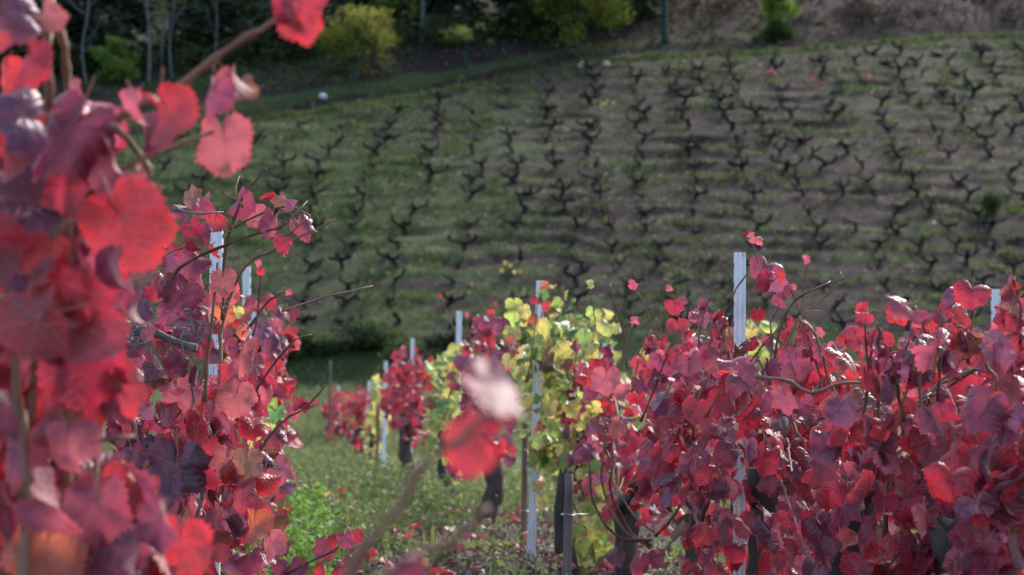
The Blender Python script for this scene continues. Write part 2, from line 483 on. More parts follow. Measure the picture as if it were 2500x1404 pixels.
# ------------------------------------------------------------------ vine leaf meshes
VEINS = [0.0, 52.0, 112.0]
KEY_A = [0, 14, 27, 40, 52, 66, 82, 97, 112, 130, 150, 166, 176, 180]
KEY_R = [.64, .56, .47, .54, .59, .53, .44, .49, .51, .49, .46, .38, .22, .13]
def leaf_mesh(name, seed, fine, petiole, bend=None):
    rg = random.Random(seed)
    per = 5 if fine else 3                      # samples per half sector
    rings = [0.22, 0.45, 0.68, 0.86, 1.0] if fine else [0.5, 1.0]
    bounds = [0, 26, 52, 82, 112, 146, 180]
    angs = []
    for a, b in zip(bounds[:-1], bounds[1:]):
        angs += [a + (b - a) * i / per for i in range(per)]
    angs.append(180)
    lob = rg.uniform(0.35, 1.2)
    ser = 0.045 if fine else 0.03
    def outline(a, k):
        r = float(np.interp(a, KEY_A, KEY_R))
        mean = float(np.interp(a, [0, 60, 112, 150, 180], [.56, .52, .48, .44, .13]))
        r = mean + (r - mean) * lob
        return r * (1 + (ser if k % 2 == 0 else -ser) * (1 if a < 172 else 0)) * rg.uniform(0.96, 1.04)
    full = [(-a, i) for i, a in reversed(list(enumerate(angs)))] + [(a, i) for i, a in enumerate(angs)][1:]
    # full runs -180 .. 180
    kx = rg.uniform(-1.0, 3.0); ky = rg.choice([-1, -1, 1]) * rg.uniform(0.4, 3.3)
    w1, w2, p1, p2 = rg.uniform(.03, .13), rg.uniform(.015, .06), rg.uniform(0, 6), rg.uniform(0, 6)
    fold = rg.choice([0, 0.15, 0.35, 0.6, 0.95]) ; tw = rg.uniform(-0.9, 0.9)
    droop = rg.uniform(0, 0.25)
    if bend: kx, ky, fold, tw = bend
    crk = rg.uniform(.012, .034)
    V = [(0, 0, 0)]; E = [0.0]; PO = [(0.0, 0.0)]
    def shape(x, y, th, f):
        r = math.hypot(x, y)
        z = fold * abs(x) + w1 * math.sin(3 * th + p1) * f * f + w2 * math.sin(7 * th + p2) * f ** 3 - droop * r * r + crk * math.sin(13 * x + p2) * math.sin(11 * y + p1) * f
        # roll about the midrib, bend along it, twist
        if abs(ky) > 1e-3:
            a = x * ky; x, z = math.sin(a) / ky - z * math.sin(a) * 0.5, z * math.cos(a) + (1 - math.cos(a)) / ky
        if abs(kx) > 1e-3:
            a = y * kx; y, z = math.sin(a) / kx, z * math.cos(a) - (1 - math.cos(a)) / kx
        a = tw * y
        x, z = x * math.cos(a) - z * math.sin(a), x * math.sin(a) + z * math.cos(a)
        return (x, y, z)
    nA = len(full)
    outl = [outline(abs(a), i) for a, i in full]
    for f in rings:
        for (a, i), rr in zip(full, outl):
            r = rr * f
            if f < 1: r = rr * f
            th = math.radians(a)
            x, y = r * math.sin(th), r * math.cos(th)
            PO.append((x, y)); V.append(shape(x, y, th, f)); E.append(f)
    Fc, UV = [], []
    def cd(idx, mid):
        x, y = PO[idx]
        am = abs(mid)
        v = min(VEINS, key=lambda t: abs(am - t))
        r = math.hypot(x, y)
        if r == 0: return (0.0, 0.0)
        th = math.degrees(math.atan2(x, y))
        if abs(mid) > 170 and th * mid < 0: th = -th
        dl = math.radians(abs(abs(th) - v))
        return (abs(r * math.sin(dl)), r * math.cos(dl))
    for j in range(nA - 1):
        mid = 0.5 * (full[j][0] + full[j + 1][0])
        tri = (0, 1 + j + 1, 1 + j)
        Fc.append(tri); UV += [cd(q, mid) for q in tri]
        for k in range(len(rings) - 1):
            a = 1 + k * nA + j; b = a + 1; c = b + nA; d = a + nA
            qd = (a, b, c, d); Fc.append(qd); UV += [cd(q, mid) for q in qd]
    nleaf = len(Fc)
    mats = [M['leaf']]; midx = [0] * nleaf
    if petiole:
        PV, PF = petiole_geom(len(V))
        V = V + PV; E = E + [0.0] * len(PV); Fc = Fc + PF; midx += [1] * len(PF)
        UV += [(0.3, 0.3)] * sum(len(f) for f in PF)
        mats.append(M['petiole'])
    me = newmesh(name, V, Fc, mats, True, midx)
    uvl = me.uv_layers.new(name='vein')
    uvl.data.foreach_set('uv', np.array(UV, np.float32).ravel())
    at_ = me.attributes.new('edge', 'FLOAT', 'POINT')
    at_.data.foreach_set('value', np.array(E, np.float32))
    # keep the upper side on +Z
    return me
PET_END = Vector((0.03, -0.55, 0.16))
def petiole_geom(base=0):
    pts = [Vector((0, 0.01, -0.008)), Vector((0.0, -0.18, 0.0)), Vector((0.03, -0.38, 0.06)), PET_END]
    V, Fc = tube(pts, [0.012, 0.011, 0.012, 0.017], 4, cap=False)
    return [tuple(v) for v in V], [tuple(i + base for i in f) for f in Fc]
_pv, _pf = petiole_geom()
PETIOLE = newmesh('petiole', _pv, _pf, [M['petiole']])
HERO = [leaf_mesh('hero_leaf', 100 + i, True, False) for i in range(28)]
SOFT = leaf_mesh('soft_leaf', 55, True, False, (0.5, 0.35, 0.05, 0.1))
MIDL = [leaf_mesh('row_leaf', 300 + i, False, True) for i in range(20)]

PAL = {
    'P': (0.235, 0.040, 0.076), 'V': (0.200, 0.062, 0.115), 'C': (0.330, 0.019, 0.044), 'R': (0.440, 0.017, 0.031),
    'S': (0.400, 0.082, 0.090), 'D': (0.110, 0.034, 0.066), 'O': (0.470, 0.120, 0.050), 'B': (0.180, 0.080, 0.055),
    'K': (0.430, 0.085, 0.125), 'Y': (0.580, 0.510, 0.130), 'L': (0.380, 0.450, 0.100), 'G': (0.190, 0.340, 0.080),
    'g': (0.110, 0.220, 0.060),
}
def colr(key, rg, j=0.16):
    c = PAL[key]
    v = 1 + rg.uniform(-j, j)
    return tuple(max(0.0, x * v * (1 + rg.uniform(-0.12, 0.12))) for x in c) + (1.0,)

def pose(p_origin, nrm, tip, s):
    n = Vector(nrm).normalized(); t = Vector(tip)
    t = (t - n * t.dot(n))
    if t.length < 1e-4: t = Vector((0.3, 0.2, -1)) - n * Vector((0.3, 0.2, -1)).dot(n)
    t.normalize()
    x = t.cross(n)
    m = Matrix(((x.x, t.x, n.x), (x.y, t.y, n.y), (x.z, t.z, n.z))).to_4x4() @ Matrix.Scale(s, 4)
    m.translation = Vector(p_origin)
    return m

def add_leaf(root, mat, key, rg, hero, ms=None):
    me = (ms or rg.choice(HERO if hero else MIDL))
    m = mat.copy(); m.translation = m.translation - root.location
    o = link('leaf', me, root, m, colr(key, rg))
    if hero:
        link('petiole', PETIOLE, o)
    return o

def hand_leaf(root, rg, px, py, w, tip, yaw, pitch, side, key, Z, hero=True, ms=None):
    """one leaf placed singly: centre pixel, width in px at depth Z, tip direction in the picture, turn about tip and across it"""
    s = w / F * Z / 1.04
    a = R(tip)
    t = RIGHT * math.cos(a) + UP * math.sin(a)
    n = -FWD if side == 'u' else FWD.copy()
    n = Matrix.Rotation(R(yaw), 3, t) @ n
    x = t.cross(n)
    rp = Matrix.Rotation(R(pitch), 3, x)
    t = rp @ t; n = rp @ n
    m = pose(at(px, py, Z) - t * 0.10 * s, n, t, s)
    return add_leaf(root, m, key, rg, hero, ms)

def free_leaf(root, rg, p, s, key, hero, face=None, spread=1.0):
    az = rg.uniform(0, 2 * math.pi)
    n = Vector((math.cos(az), math.sin(az), rg.uniform(-0.15, 0.95)))
    if face is not None and rg.random() < 0.40:
        n = Vector(face) + Vector((rg.gauss(0, .5), rg.gauss(0, .5), rg.gauss(0.2, .45)))
    t = Vector((rg.gauss(0, .38), rg.gauss(0, .38), -1))
    return add_leaf(root, pose(p, n, t, s), key, rg, hero)

def inpoly(x, y, P):
    c = False; j = len(P) - 1
    for i in range(len(P)):
        if (P[i][1] > y) != (P[j][1] > y) and x < (P[j][0] - P[i][0]) * (y - P[i][1]) / (P[j][1] - P[i][1]) + P[i][0]: c = not c
        j = i
    return c
def sample(P, rg):
    x0, x1 = min(p[0] for p in P), max(p[0] for p in P); y0, y1 = min(p[1] for p in P), max(p[1] for p in P)
    while True:
        x, y = rg.uniform(x0, x1), rg.uniform(y0, y1)
        if inpoly(x, y, P): return x, y

def cane(root, rg, pts, r0=0.0055, r1=0.0022, mat='cane', n=None, zig=0.006, name='cane', side_n=6):
    """a shoot with swollen nodes and a slight zigzag"""
    L = sum((Vector(pts[i + 1]) - Vector(pts[i])).length for i in range(len(pts) - 1))
    nn = n or max(6, int(L / 0.035))
    P = spline(pts, nn)
    out, rad = [], []
    for i, p in enumerate(P):
        f = i / (nn - 1)
        r = (r0 + (r1 - r0) * f) * 1.25 + .0003
        node = (i % 3 == 0)
        out.append(p + Vector((rg.uniform(-1, 1), rg.uniform(-1, 1), rg.uniform(-1, 1))) * zig * (1 if node else 0.4) - root.location)
        rad.append(r * (1.35 if node else 0.95))
    V, Fc = tube(out, rad, side_n)
    link(name, newmesh(name, V, Fc, [M[mat]]), root)
    return P

def tendril(root, rg, p, size, mat='cane_grey', turns=None):
    p = Vector(p)
    d = Vector((rg.gauss(0, 1), rg.gauss(0, 1), rg.gauss(0, 1))).normalized()
    u = d.orthogonal().normalized(); w = d.cross(u)
    tn = turns or rg.uniform(0.8, 2.6)
    n = int(10 + tn * 7)
    pts = []
    for i in range(n):
        f = i / (n - 1); a = f * tn * 2 * math.pi
        rr = size * (0.45 - 0.3 * f)
        pts.append(p + d * (f * size * 1.3) + u * (rr * math.cos(a)) + w * (rr * math.sin(a)) - u * size * .45 - root.location)
    V, Fc = tube(pts, [0.0022 - 0.0012 * i / n for i in range(n)], 4)
    link('tendril', newmesh('tendril', V, Fc, [M[mat]]), root)

def trunk(root, rg, p0, p1, r0, r1, mat='bark', name='trunk', gnarl=0.03, n=14, sides=11):
    p0, p1 = Vector(p0), Vector(p1)
    mid = [p0 + (p1 - p0) * f + Vector((rg.gauss(0, gnarl), rg.gauss(0, gnarl), 0)) * (0 if f in (0, 1) else 1) for f in (0, 0.3, 0.6, 1)]
    P = [p - root.location for p in spline(mid, n)]
    rad = []
    for i in range(n):
        f = i / (n - 1)
        r = r0 + (r1 - r0) * f
        r *= 1 + 0.35 * max(0, 1 - f * 5) + 0.3 * max(0, (f - 0.8) * 5) + rg.uniform(-.1, .12)
        rad.append(r)
    V, Fc = tube(P, rad, sides, rough=0.14, rng=rg)
    return link(name, newmesh(name, V, Fc, [M[mat]]), root)

def weighted(rg, pal):
    ks = list(pal); return rg.choices(ks, [pal[k] for k in ks])[0]

def vine(name, label, base, head, poly, Zfun, nleaf, ncane, pal, rg, hero=False, smin=0.10, smax=0.155, face=(-0.45, -0.8, 0.35),
         trunk_r=0.055, arms=2, group=None, cane_mat='cane', whips=0):
    """one trellised vine: trunk, arms, canes and single leaves filling its own outline"""
    root = empty(name, (base[0], base[1], gz(base[0], base[1]) ), label, 'grapevine', group)
    b = Vector(root.location) - Vector((0, 0, 0.12)); h = Vector(head)
    trunk(root, rg, b, h, trunk_r * 1.1, trunk_r)
    heads = [h]
    for i in range(arms):
        sgn = 1 if i % 2 == 0 else -1
        e = h + Vector((ROWX * 0.42 * sgn + rg.uniform(-.08, .08), 0.42 * sgn * rg.uniform(.6, 1.1), rg.uniform(0.03, 0.16)))
        trunk(root, rg, h - Vector((0, 0, 0.02)), e, trunk_r * 0.62, trunk_r * 0.36, name='arm', n=9, sides=8)
        heads.append(e)
    nodes = []
    for i in range(ncane):
        x, y = sample(poly, rg)
        e = at(x, y, Zfun(x, rg))
        s = min(heads, key=lambda q: (q - e).length + rg.uniform(0, .25))
        m = s.lerp(e, 0.5) + Vector((rg.gauss(0, .06), rg.gauss(0, .06), abs(rg.gauss(0, .10)) + 0.05))
        P = cane(root, rg, [s, m, e], 0.0055, 0.002, cane_mat if rg.random() < .65 else 'cane_dark', n=14 if not hero else None)
        nodes += P[4:]
    ytop = min(p[1] for p in poly)
    for i in range(whips):
        x, y = sample(poly, rg)
        ys_ = [yy for yy in range(int(ytop), int(y) + 1, 8) if inpoly(x, yy, poly)]
        y0 = ys_[0] if ys_ else y
        Zw = Zfun(x, rg); up_ = rg.uniform(30, 110); dx = rg.gauss(0, 35)
        P = cane(root, rg, [at(x - dx, y0 + 160, Zw), at(x, y0 + 40, Zw), at(x + dx * .5, y0 - up_ * .5, Zw), at(x + dx * 1.3, y0 - up_, Zw)], .0036, .0013, cane_mat if rg.random() < .5 else 'cane_dark', n=14)
        for q_ in P[7:]:
            if rg.random() < .4:
                free_leaf(root, rg, Vector(q_) + Vector((0, 0, -.02)), rg.uniform(.035, .075), weighted(rg, pal), hero, face)
    for i in range(nleaf):
        key = weighted(rg, pal)
        s = rg.uniform(smin, smax) * rg.choice([1, 1, 1, 0.75])
        if rg.random() < 0.35 and nodes:
            p = Vector(rg.choice(nodes)) + Vector((rg.gauss(0, .05), rg.gauss(0, .05), rg.gauss(-.03, .05)))
        else:
            x, y = sample(poly, rg); p = at(x, y, Zfun(x, rg))
        if p.z < gz(p.x, p.y) + 0.06: p.z = gz(p.x, p.y) + 0.06 + rg.uniform(0, .1)
        free_leaf(root, rg, p, s, key, hero, face)
    return root

REDS = {'P': 27, 'V': 9, 'C': 36, 'R': 13, 'S': 3, 'D': 4, 'K': 7, 'O': 2, 'B': 5}
BRIGHT = {'C': 36, 'R': 22, 'P': 18, 'S': 12, 'K': 8, 'V': 5, 'O': 4}
YEL = {'Y': 24, 'L': 42, 'G': 26, 'g': 8, 'O': 2, 'B': 4}
YEL2 = {'Y': 62, 'L': 28, 'G': 8, 'B': 3}
CRIM = {'C': 45, 'P': 25, 'V': 14, 'R': 14, 'D': 8}

def zrange(a, b): return lambda x, rg: rg.uniform(a, b)
def zrow(o0, o1, lo, hi):
    return lambda x, rg: min(hi, max(lo, F * rg.uniform(o0, o1) / max(60, (x - 682))))

# ================================================================== LEFT ROW
# --- the nearest vine: only some shoots lean into the picture
rg = random.Random(11)
vA0 = empty('grapevine', tuple(rowp(-0.12, 1.75)), 'vine closest to the camera with two strongly blurred leaves hanging over the aisle', 'grapevine')
trunk(vA0, rg, Vector(vA0.location) - Vector((0, 0, .1)), Vector(vA0.location) + Vector((0.02, 0, 0.46)), .05, .045)
hd = Vector(vA0.location) + Vector((0.02, 0, 0.46))
cane(vA0, rg, [hd, at(800, 1500, 1.75), at(900, 1330, 1.75), at(1010, 1195, 1.75), at(1060, 1120, 1.75), at(1140, 1060, 1.75), at(1190, 1010, 1.74)], .0042, .0022)
cane(vA0, rg, [hd, at(900, 1440, 1.8), at(1040, 1350, 1.85), at(1150, 1285, 1.85), at(1200, 1235, 1.85)], .0042, .002)
hand_leaf(vA0, rg, 1210, 952, 200, 325, -62, 0, 'u', 'K', 1.72, ms=SOFT)
hand_leaf(vA0, rg, 1145, 1090, 165, 200, 18, 35, 'l', 'R', 1.78, ms=SOFT)
hand_leaf(vA0, rg, 1200, 1030, 70, 250, 50, 20, 'u', 'C', 1.8)
hand_leaf(vA0, rg, 990, 1385, 90, 250, 30, 30, 'u', 'P', 1.8)

# --- blurred vine at the picture's left edge
rg = random.Random(21)
bA = rowp(-0.36, 3.1)
vA = empty('grapevine', tuple(bA), 'large blurred red and purple vine filling the left edge of the picture', 'grapevine')
hA = bA + Vector((0, 0, 0.36))
trunk(vA, rg, bA - Vector((0, 0, .1)), hA, .06, .052)
for sg in (1, -1):
    trunk(vA, rg, hA, hA + Vector((-.05 * sg, .4 * sg, .12)), .034, .02, name='arm', n=9, sides=8)
ZA = 3.05
for pts, r0, r1 in (
    ([(60, 1404), (80, 1000), (100, 700), (120, 400), (118, 150), (110, -60)], .0062, .004),
    ([(150, 1404), (175, 900), (165, 500), (165, 250), (158, 120), (132, 20), (110, -40)], .0055, .0035),
    ([(40, 800), (150, 560), (280, 300), (420, 220), (540, 130), (690, 40), (740, 10)], .0060, .0032),
    ([(130, 620), (200, 480), (330, 400), (455, 345), (520, 320)], .0035, .002),
    ([(275, 305), (330, 360), (372, 425), (330, 470)], .0040, .0025),
    ([(20, 860), (120, 830), (230, 780)], .003, .002),
    ([(200, 1080), (270, 1072), (330, 1065)], .003, .002),
    ([(90, 600), (150, 550), (280, 525)], .003, .002),
    ([(230, 1404), (232, 1200), (238, 1050)], .004, .003),
    ([(10, 1404), (60, 1200), (55, 1000)], .005, .004)):
    P = [hA] + [at(x, y, ZA + rg.uniform(-.08, .08)) for x, y in pts] if r0 > .0045 else [at(x, y, ZA + rg.uniform(-.05, .05)) for x, y in pts]
    cane(vA, rg, P, r0, r1, 'cane', zig=0.003)
LA = [  # px, py, width px, tip, yaw, pitch, side, colour
    (315, 560, 250, 300, 8, 10, 'l', 'R'), (548, 355, 170, 268, 25, 5, 'l', 'S'), (412, 285, 190, 285, 38, 5, 'l', 'R'),
    (330, 262, 110, 275, 58, 0, 'u', 'K'), (372, 330, 150, 300, -55, 0, 'u', 'P'), (520, 242, 130, 265, 48, 10, 'u', 'P'),
    (578, 215, 130, 300, -40, 0, 'l', 'S'), (595, 225, 90, 310, 50, 10, 'u', 'B'), (735, 35, 160, 285, 40, -10, 'l', 'R'), (715, 20, 120, 280, 55, 0, 'u', 'C'),
    (45, 25, 150, 170, 20, 40, 'u', 'V'), (100, 45, 110, 250, 50, 10, 'l', 'S'), (70, 155, 130, 265, 35, 5, 'u', 'C'), (15, 190, 110, 270, 30, 0, 'l', 'R'),
    (5, 100, 90, 250, 40, 10, 'l', 'R'), (230, 290, 190, 95, 45, 0, 'u', 'K'), (155, 330, 250, 240, 15, 15, 'u', 'P'), (40, 285, 180, 200, 20, 45, 'u', 'V'),
    (30, 390, 150, 300, 30, 0, 'l', 'R'), (285, 405, 160, 320, 40, 35, 'u', 'K'), (60, 500, 220, 200, 10, 40, 'u', 'V'), (400, 515, 130, 300, 58, 0, 'u', 'P'),
    (170, 470, 150, 260, 30, 10, 'l', 'C'), (190, 590, 200, 280, 10, 25, 'u', 'P'), (245, 610, 170, 300, 66, 0, 'u', 'K'), (290, 660, 150, 275, 50, 0, 'u', 'P'),
    (75, 785, 230, 200, 15, 10, 'l', 'R'), (165, 780, 150, 310, 72, 0, 'u', 'K'), (220, 750, 200, 270, 25, 0, 'l', 'C'), (200, 890, 250, 265, 8, 5, 'u', 'C'),
    (295, 955, 150, 285, 35, 0, 'l', 'R'), (225, 830, 200, 270, 20, 0, 'l', 'C'), (130, 830, 150, 250, 40, 0, 'u', 'P'), (165, 1090, 150, 280, 25, 15, 'u', 'K'),
    (40, 1110, 210, 265, 30, 20, 'u', 'K'), (110, 1010, 170, 270, 40, 0, 'l', 'C'), (110, 1350, 230, 255, 15, 5, 'l', 'O'), (140, 1235, 190, 330, 30, 62, 'u', 'K'),
    (235, 1245, 200, 280, 20, 20, 'u', 'P'), (325, 1200, 170, 275, 35, 0, 'l', 'R'), (240, 1345, 250, 250, 10, 25, 'u', 'P'), (395, 1285, 140, 280, 30, 15, 'u', 'P'),
    (440, 1340, 170, 265, 20, 5, 'l', 'R'), (345, 1215, 160, 285, 62, 0, 'u', 'P'), (20, 1240, 150, 280, 30, 0, 'u', 'C'), (60, 1170, 170, 240, 30, 0, 'l', 'R'),
    (330, 1360, 170, 260, 40, 15, 'u', 'V'), (30, 1010, 140, 300, 40, 10, 'u', 'P'), (10, 640, 140, 260, 20, 10, 'l', 'C'), (120, 640, 150, 260, 40, 0, 'l', 'R'),
    (30, 560, 120, 280, 30, 0, 'u', 'C'), (330, 760, 120, 270, 68, 0, 'u', 'P'), (265, 470, 130, 260, 20, 20, 'u', 'C'), (15, 720, 120, 270, 40, 0, 'u', 'P'),
    (345, 440, 90, 330, 40, 40, 'u', 'K'), (185, 235, 90, 280, 60, 10, 'u', 'K'), (205, 1000, 150, 270, 30, 0, 'l', 'R'), (150, 700, 160, 280, 20, 10, 'l', 'C')]
for i, L in enumerate(LA):
    hand_leaf(vA, rg, *L, ZA + rg.uniform(-.22, .12), ms=SOFT if i in (0, 1, 29) else None)
polyA = [(-40, 300), (120, 300), (260, 350), (330, 480), (300, 700), (300, 1000), (220, 1050), (300, 1200), (440, 1290), (440, 1440), (-40, 1440)]
for i in range(105):
    x, y = sample(polyA, rg)
    free_leaf(vA, rg, at(x, y, rg.uniform(3.1, 3.6)), rg.uniform(.09, .14), weighted(rg, {'P': 30, 'C': 30, 'R': 22, 'K': 10, 'V': 8}), True, (0.3, -0.9, 0.4))

# --- the vine in focus
rg = random.Random(31)
bB = rowp(-0.30, 6.7)
polyB = [(290, 690), (420, 590), (500, 640), (560, 690), (590, 780), (640, 850), (650, 950), (680, 1080), (690, 1440), (200, 1440), (250, 1150), (280, 950)]
vB = vine('grapevine', 'sharp red vine in focus behind the blurred leaves, with a bare post rising through it', bB, bB + Vector((0, 0, .34)), polyB,
          zrange(6.5, 7.4), 228, 10, REDS, rg, True, .08, .125, (0.35, -0.85, 0.35))
ZB = 6.45
LB = [
    (500, 505, 84, 290, 20, 10, 'u', 'P'), (590, 498, 92, 330, 15, 35, 'u', 'P'), (472, 480, 64, 100, 20, 0, 'l', 'B'), (440, 512, 54, 200, 20, 40, 'u', 'V'),
    (655, 483, 42, 190, 10, 50, 'u', 'R'), (690, 497, 64, 300, 50, 0, 'u', 'B'), (705, 492, 60, 20, 20, 60, 'u', 'V'), (662, 548, 88, 260, 10, 15, 'u', 'K'), (735, 560, 80, 300, 15, 15, 'u', 'P'),
    (690, 600, 64, 255, 35, 0, 'u', 'C'), (628, 530, 72, 290, 10, 0, 'l', 'S'), (468, 552, 74, 300, 20, 20, 'u', 'C'), (490, 575, 66, 280, 30, 10, 'u', 'P'),
    (525, 550, 76, 262, 30, 0, 'l', 'R'), (460, 598, 74, 10, 20, 52, 'u', 'C'), (520, 612, 56, 10, 10, 62, 'u', 'R'), (548, 716, 92, 275, 12, 5, 'l', 'S'),
    (545, 690, 80, 270, 25, 0, 'l', 'S'), (545, 770, 70, 280, 20, 10, 'l', 'O'), (458, 815, 84, 350, 25, 50, 'u', 'V'), (588, 868, 120, 255, 28, 0, 'l', 'S'),
    (430, 890, 86, 100, 15, 15, 'u', 'P'), (515, 870, 70, 280, 15, 10, 'u', 'D'), (480, 912, 84, 280, 10, 15, 'u', 'V'), (385, 920, 90, 200, 10, 5, 'l', 'B'),
    (450, 970, 112, 300, 10, 0, 'l', 'S'), (355, 1002, 72, 265, 20, 15, 'u', 'V'), (402, 1022, 62, 290, 30, 15, 'u', 'D'), (575, 975, 116, 255, 20, 0, 'l', 'S'),
    (490, 1040, 104, 280, 12, 10, 'u', 'R'), (500, 1095, 84, 260, 30, 0, 'u', 'C'), (325, 1122, 88, 285, 15, 25, 'u', 'P'), (343, 1085, 76, 260, 20, 30, 'u', 'D'),
    (428, 1150, 175, 265, 8, 10, 'u', 'D'), (500, 1155, 110, 280, 25, 5, 'u', 'C'), (550, 1130, 90, 250, 40, 0, 'l', 'S'), (603, 1135, 96, 270, 15, 0, 'l', 'B'),
    (650, 1185, 92, 280, 20, 0, 'l', 'S'), (590, 1210, 110, 260, 10, 10, 'l', 'C'), (530, 1265, 84, 300, 20, 25, 'u', 'P'), (570, 1270, 84, 280, 30, 10, 'u', 'V'),
    (620, 1285, 112, 265, 15, 0, 'l', 'O'), (520, 1335, 110, 260, 20, 10, 'l', 'C'), (455, 1345, 90, 280, 30, 15, 'u', 'P'), (610, 1372, 90, 300, 20, 35, 'u', 'P'),
    (660, 1330, 90, 270, 25, 0, 'l', 'S'), (560, 1375, 90, 260, 20, 20, 'u', 'V'), (480, 1235, 76, 300, 50, 10, 'u', 'K'), (400, 700, 76, 300, 20, 30, 'u', 'P'),
    (470, 650, 90, 250, 30, 25, 'u', 'P'), (440, 720, 110, 240, 15, 20, 'u', 'P'), (340, 760, 80, 280, 20, 20, 'u', 'V'), (360, 810, 60, 320, 30, 40, 'u', 'K'),
    (350, 670, 90, 200, 20, 10, 'l', 'B'), (490, 680, 60, 280, 40, 20, 'u', 'P'), (410, 640, 74, 70, 30, 10, 'u', 'V'), (540, 915, 60, 280, 40, 10, 'l', 'R'),
    (845, 1318, 56, 290, 20, 15, 'u', 'P'), (820, 1325, 50, 250, 30, 10, 'u', 'C'), (790, 1345, 66, 240, 10, 15, 'u', 'P'), (872, 1312, 44, 300, 15, 0, 'u', 'C'),
    (860, 1375, 56, 280, 20, 30, 'u', 'P'), (725, 1385, 60, 250, 30, 20, 'u', 'P'), (775, 1395, 50, 270, 20, 10, 'l', 'R'), (830, 1395, 54, 250, 20, 20, 'u', 'C'),
    (690, 1395, 60, 240, 30, 20, 'u', 'P'), (560, 1010, 60, 290, 55, 10, 'u', 'K'), (430, 950, 60, 320, 60, 10, 'u', 'K'), (375, 870, 50, 290, 60, 10, 'u', 'K')]
for L in LB:
    L = L[:2] + (L[2] * .92,) + L[3:]
    hand_leaf(vB, rg, *L, ZB + rg.uniform(-.15, .2))
for pts, r0, r1, mt in (
    ([(540, 900), (545, 780), (600, 650), (690, 600), (820, 535)], .005, .0018, 'cane'),
    ([(545, 780), (548, 620), (580, 510), (600, 470), (648, 412)], .0045, .0018, 'cane_dark'),
    ([(390, 720), (460, 640), (600, 580), (690, 550), (750, 492)], .004, .0018, 'cane_dark'),
    ([(330, 650), (420, 615), (480, 600)], .0035, .002, 'cane'),
    ([(420, 510), (480, 520), (545, 518)], .0035, .002, 'cane_grey'),
    ([(500, 980), (505, 880), (520, 760), (530, 640)], .006, .003, 'cane'),
    ([(600, 1190), (640, 1090), (690, 1030), (740, 1000), (796, 943)], .004, .0016, 'cane_dark'),
    ([(620, 960), (660, 900), (720, 830), (762, 818)], .0035, .0016, 'cane_dark'),
    ([(690, 762), (760, 735), (830, 715), (912, 697)], .0032, .0016, 'cane'),
    ([(610, 800), (650, 740), (690, 712)], .003, .0016, 'cane_dark'),
    ([(470, 1290), (495, 1200), (498, 1100), (475, 1000), (470, 920)], .0055, .003, 'cane_grey'),
    ([(495, 1190), (520, 1090), (525, 1060), (550, 1040)], .0035, .002, 'cane'),
    ([(520, 1090), (515, 1060), (510, 1040)], .003, .002, 'cane'),
    ([(350, 1120), (330, 1050), (320, 1000)], .004, .003, 'cane'),
    ([(700, 1404), (760, 1370), (820, 1345), (850, 1310)], .003, .0016, 'cane_dark'),
    ([(590, 505), (575, 470), (585, 430)], .003, .0015, 'cane'),
    ([(560, 560), (590, 545), (690, 500), (745, 520), (755, 535)], .0026, .0014, 'cane_dark'),
    ([(640, 580), (700, 575), (740, 540)], .0026, .0014, 'cane')):
    cane(vB, rg, [at(x, y, ZB + rg.uniform(-.03, .06)) for x, y in pts], r0, r1, mt, zig=0.004)
trunk(vB, rg, at(320, 800, 6.5), at(480, 850, 6.45), .016, .010, 'cane_grey', 'arm', .01, 10, 8)
for i in range(34):
    tendril(vB, rg, at(rg.uniform(320, 500), rg.uniform(780, 850), 6.42 + rg.uniform(-.03, .06)), rg.uniform(.03, .07))
for i in range(5):
    tendril(vB, rg, at(rg.uniform(460, 760), rg.uniform(500, 800), 6.4), rg.uniform(.03, .05), 'cane')

# --- vines behind it in the same row
rg = random.Random(41)
bC = rowp(-0.14, 11.6)
polyC = [(560, 790), (600, 730), (640, 700), (700, 730), (715, 800), (720, 900), (700, 1000), (712, 1100), (715, 1250), (690, 1440), (540, 1440)]
vC = vine('grapevine', 'bright red vine with a few green leaves just behind the one in focus', bC, bC + Vector((0, 0, .62)), polyC,
          zrange(9.6, 12.6), 280, 9, BRIGHT, rg, False, .08, .125, (0.35, -0.85, 0.35))
for L in [(672, 1010, 52, 265, 10, 20, 'u', 'G'), (655, 1045, 50, 250, 15, 5, 'l', 'L'), (668, 985, 36, 270, 20, 0, 'l', 'L'), (640, 1095, 46, 270, 20, 0, 'l', 'G'),
          (622, 1140, 40, 270, 20, 0, 'l', 'L'), (628, 1065, 30, 260, 20, 0, 'l', 'Y'), (618, 1090, 34, 260, 20, 0, 'l', 'Y'), (575, 765, 44, 260, 20, 0, 'l', 'Y'),
          (760, 985, 40, 20, 10, 40, 'u', 'P'), (742, 995, 34, 300, 20, 20, 'u', 'C'), (725, 985, 40, 260, 20, 10, 'u', 'C'), (702, 715, 24, 280, 20, 0, 'u', 'K'), (630, 645, 20, 280, 30, 0, 'u', 'K'), (637, 665, 24, 270, 30, 0, 'u', 'R')]:
    hand_leaf(vC, rg, *L, 9.6, hero=False)
cane(vC, rg, [at(620, 820, 9.9), at(632, 740, 9.8), at(635, 650, 9.7)], .004, .0018, 'cane_dark', 14)
rg = random.Random(43)
bD = rowp(-0.2, 16.5)
vine('grapevine', 'red vine mostly hidden at the end of the left row', bD, bD + Vector((0, 0, .6)),
     [(570, 880), (640, 800), (690, 850), (700, 1200), (600, 1200)], zrange(15, 18), 90, 6, BRIGHT, rg, False, .09, .14)
rg = random.Random(45)
bE = rowp(-1.9, 13.5)
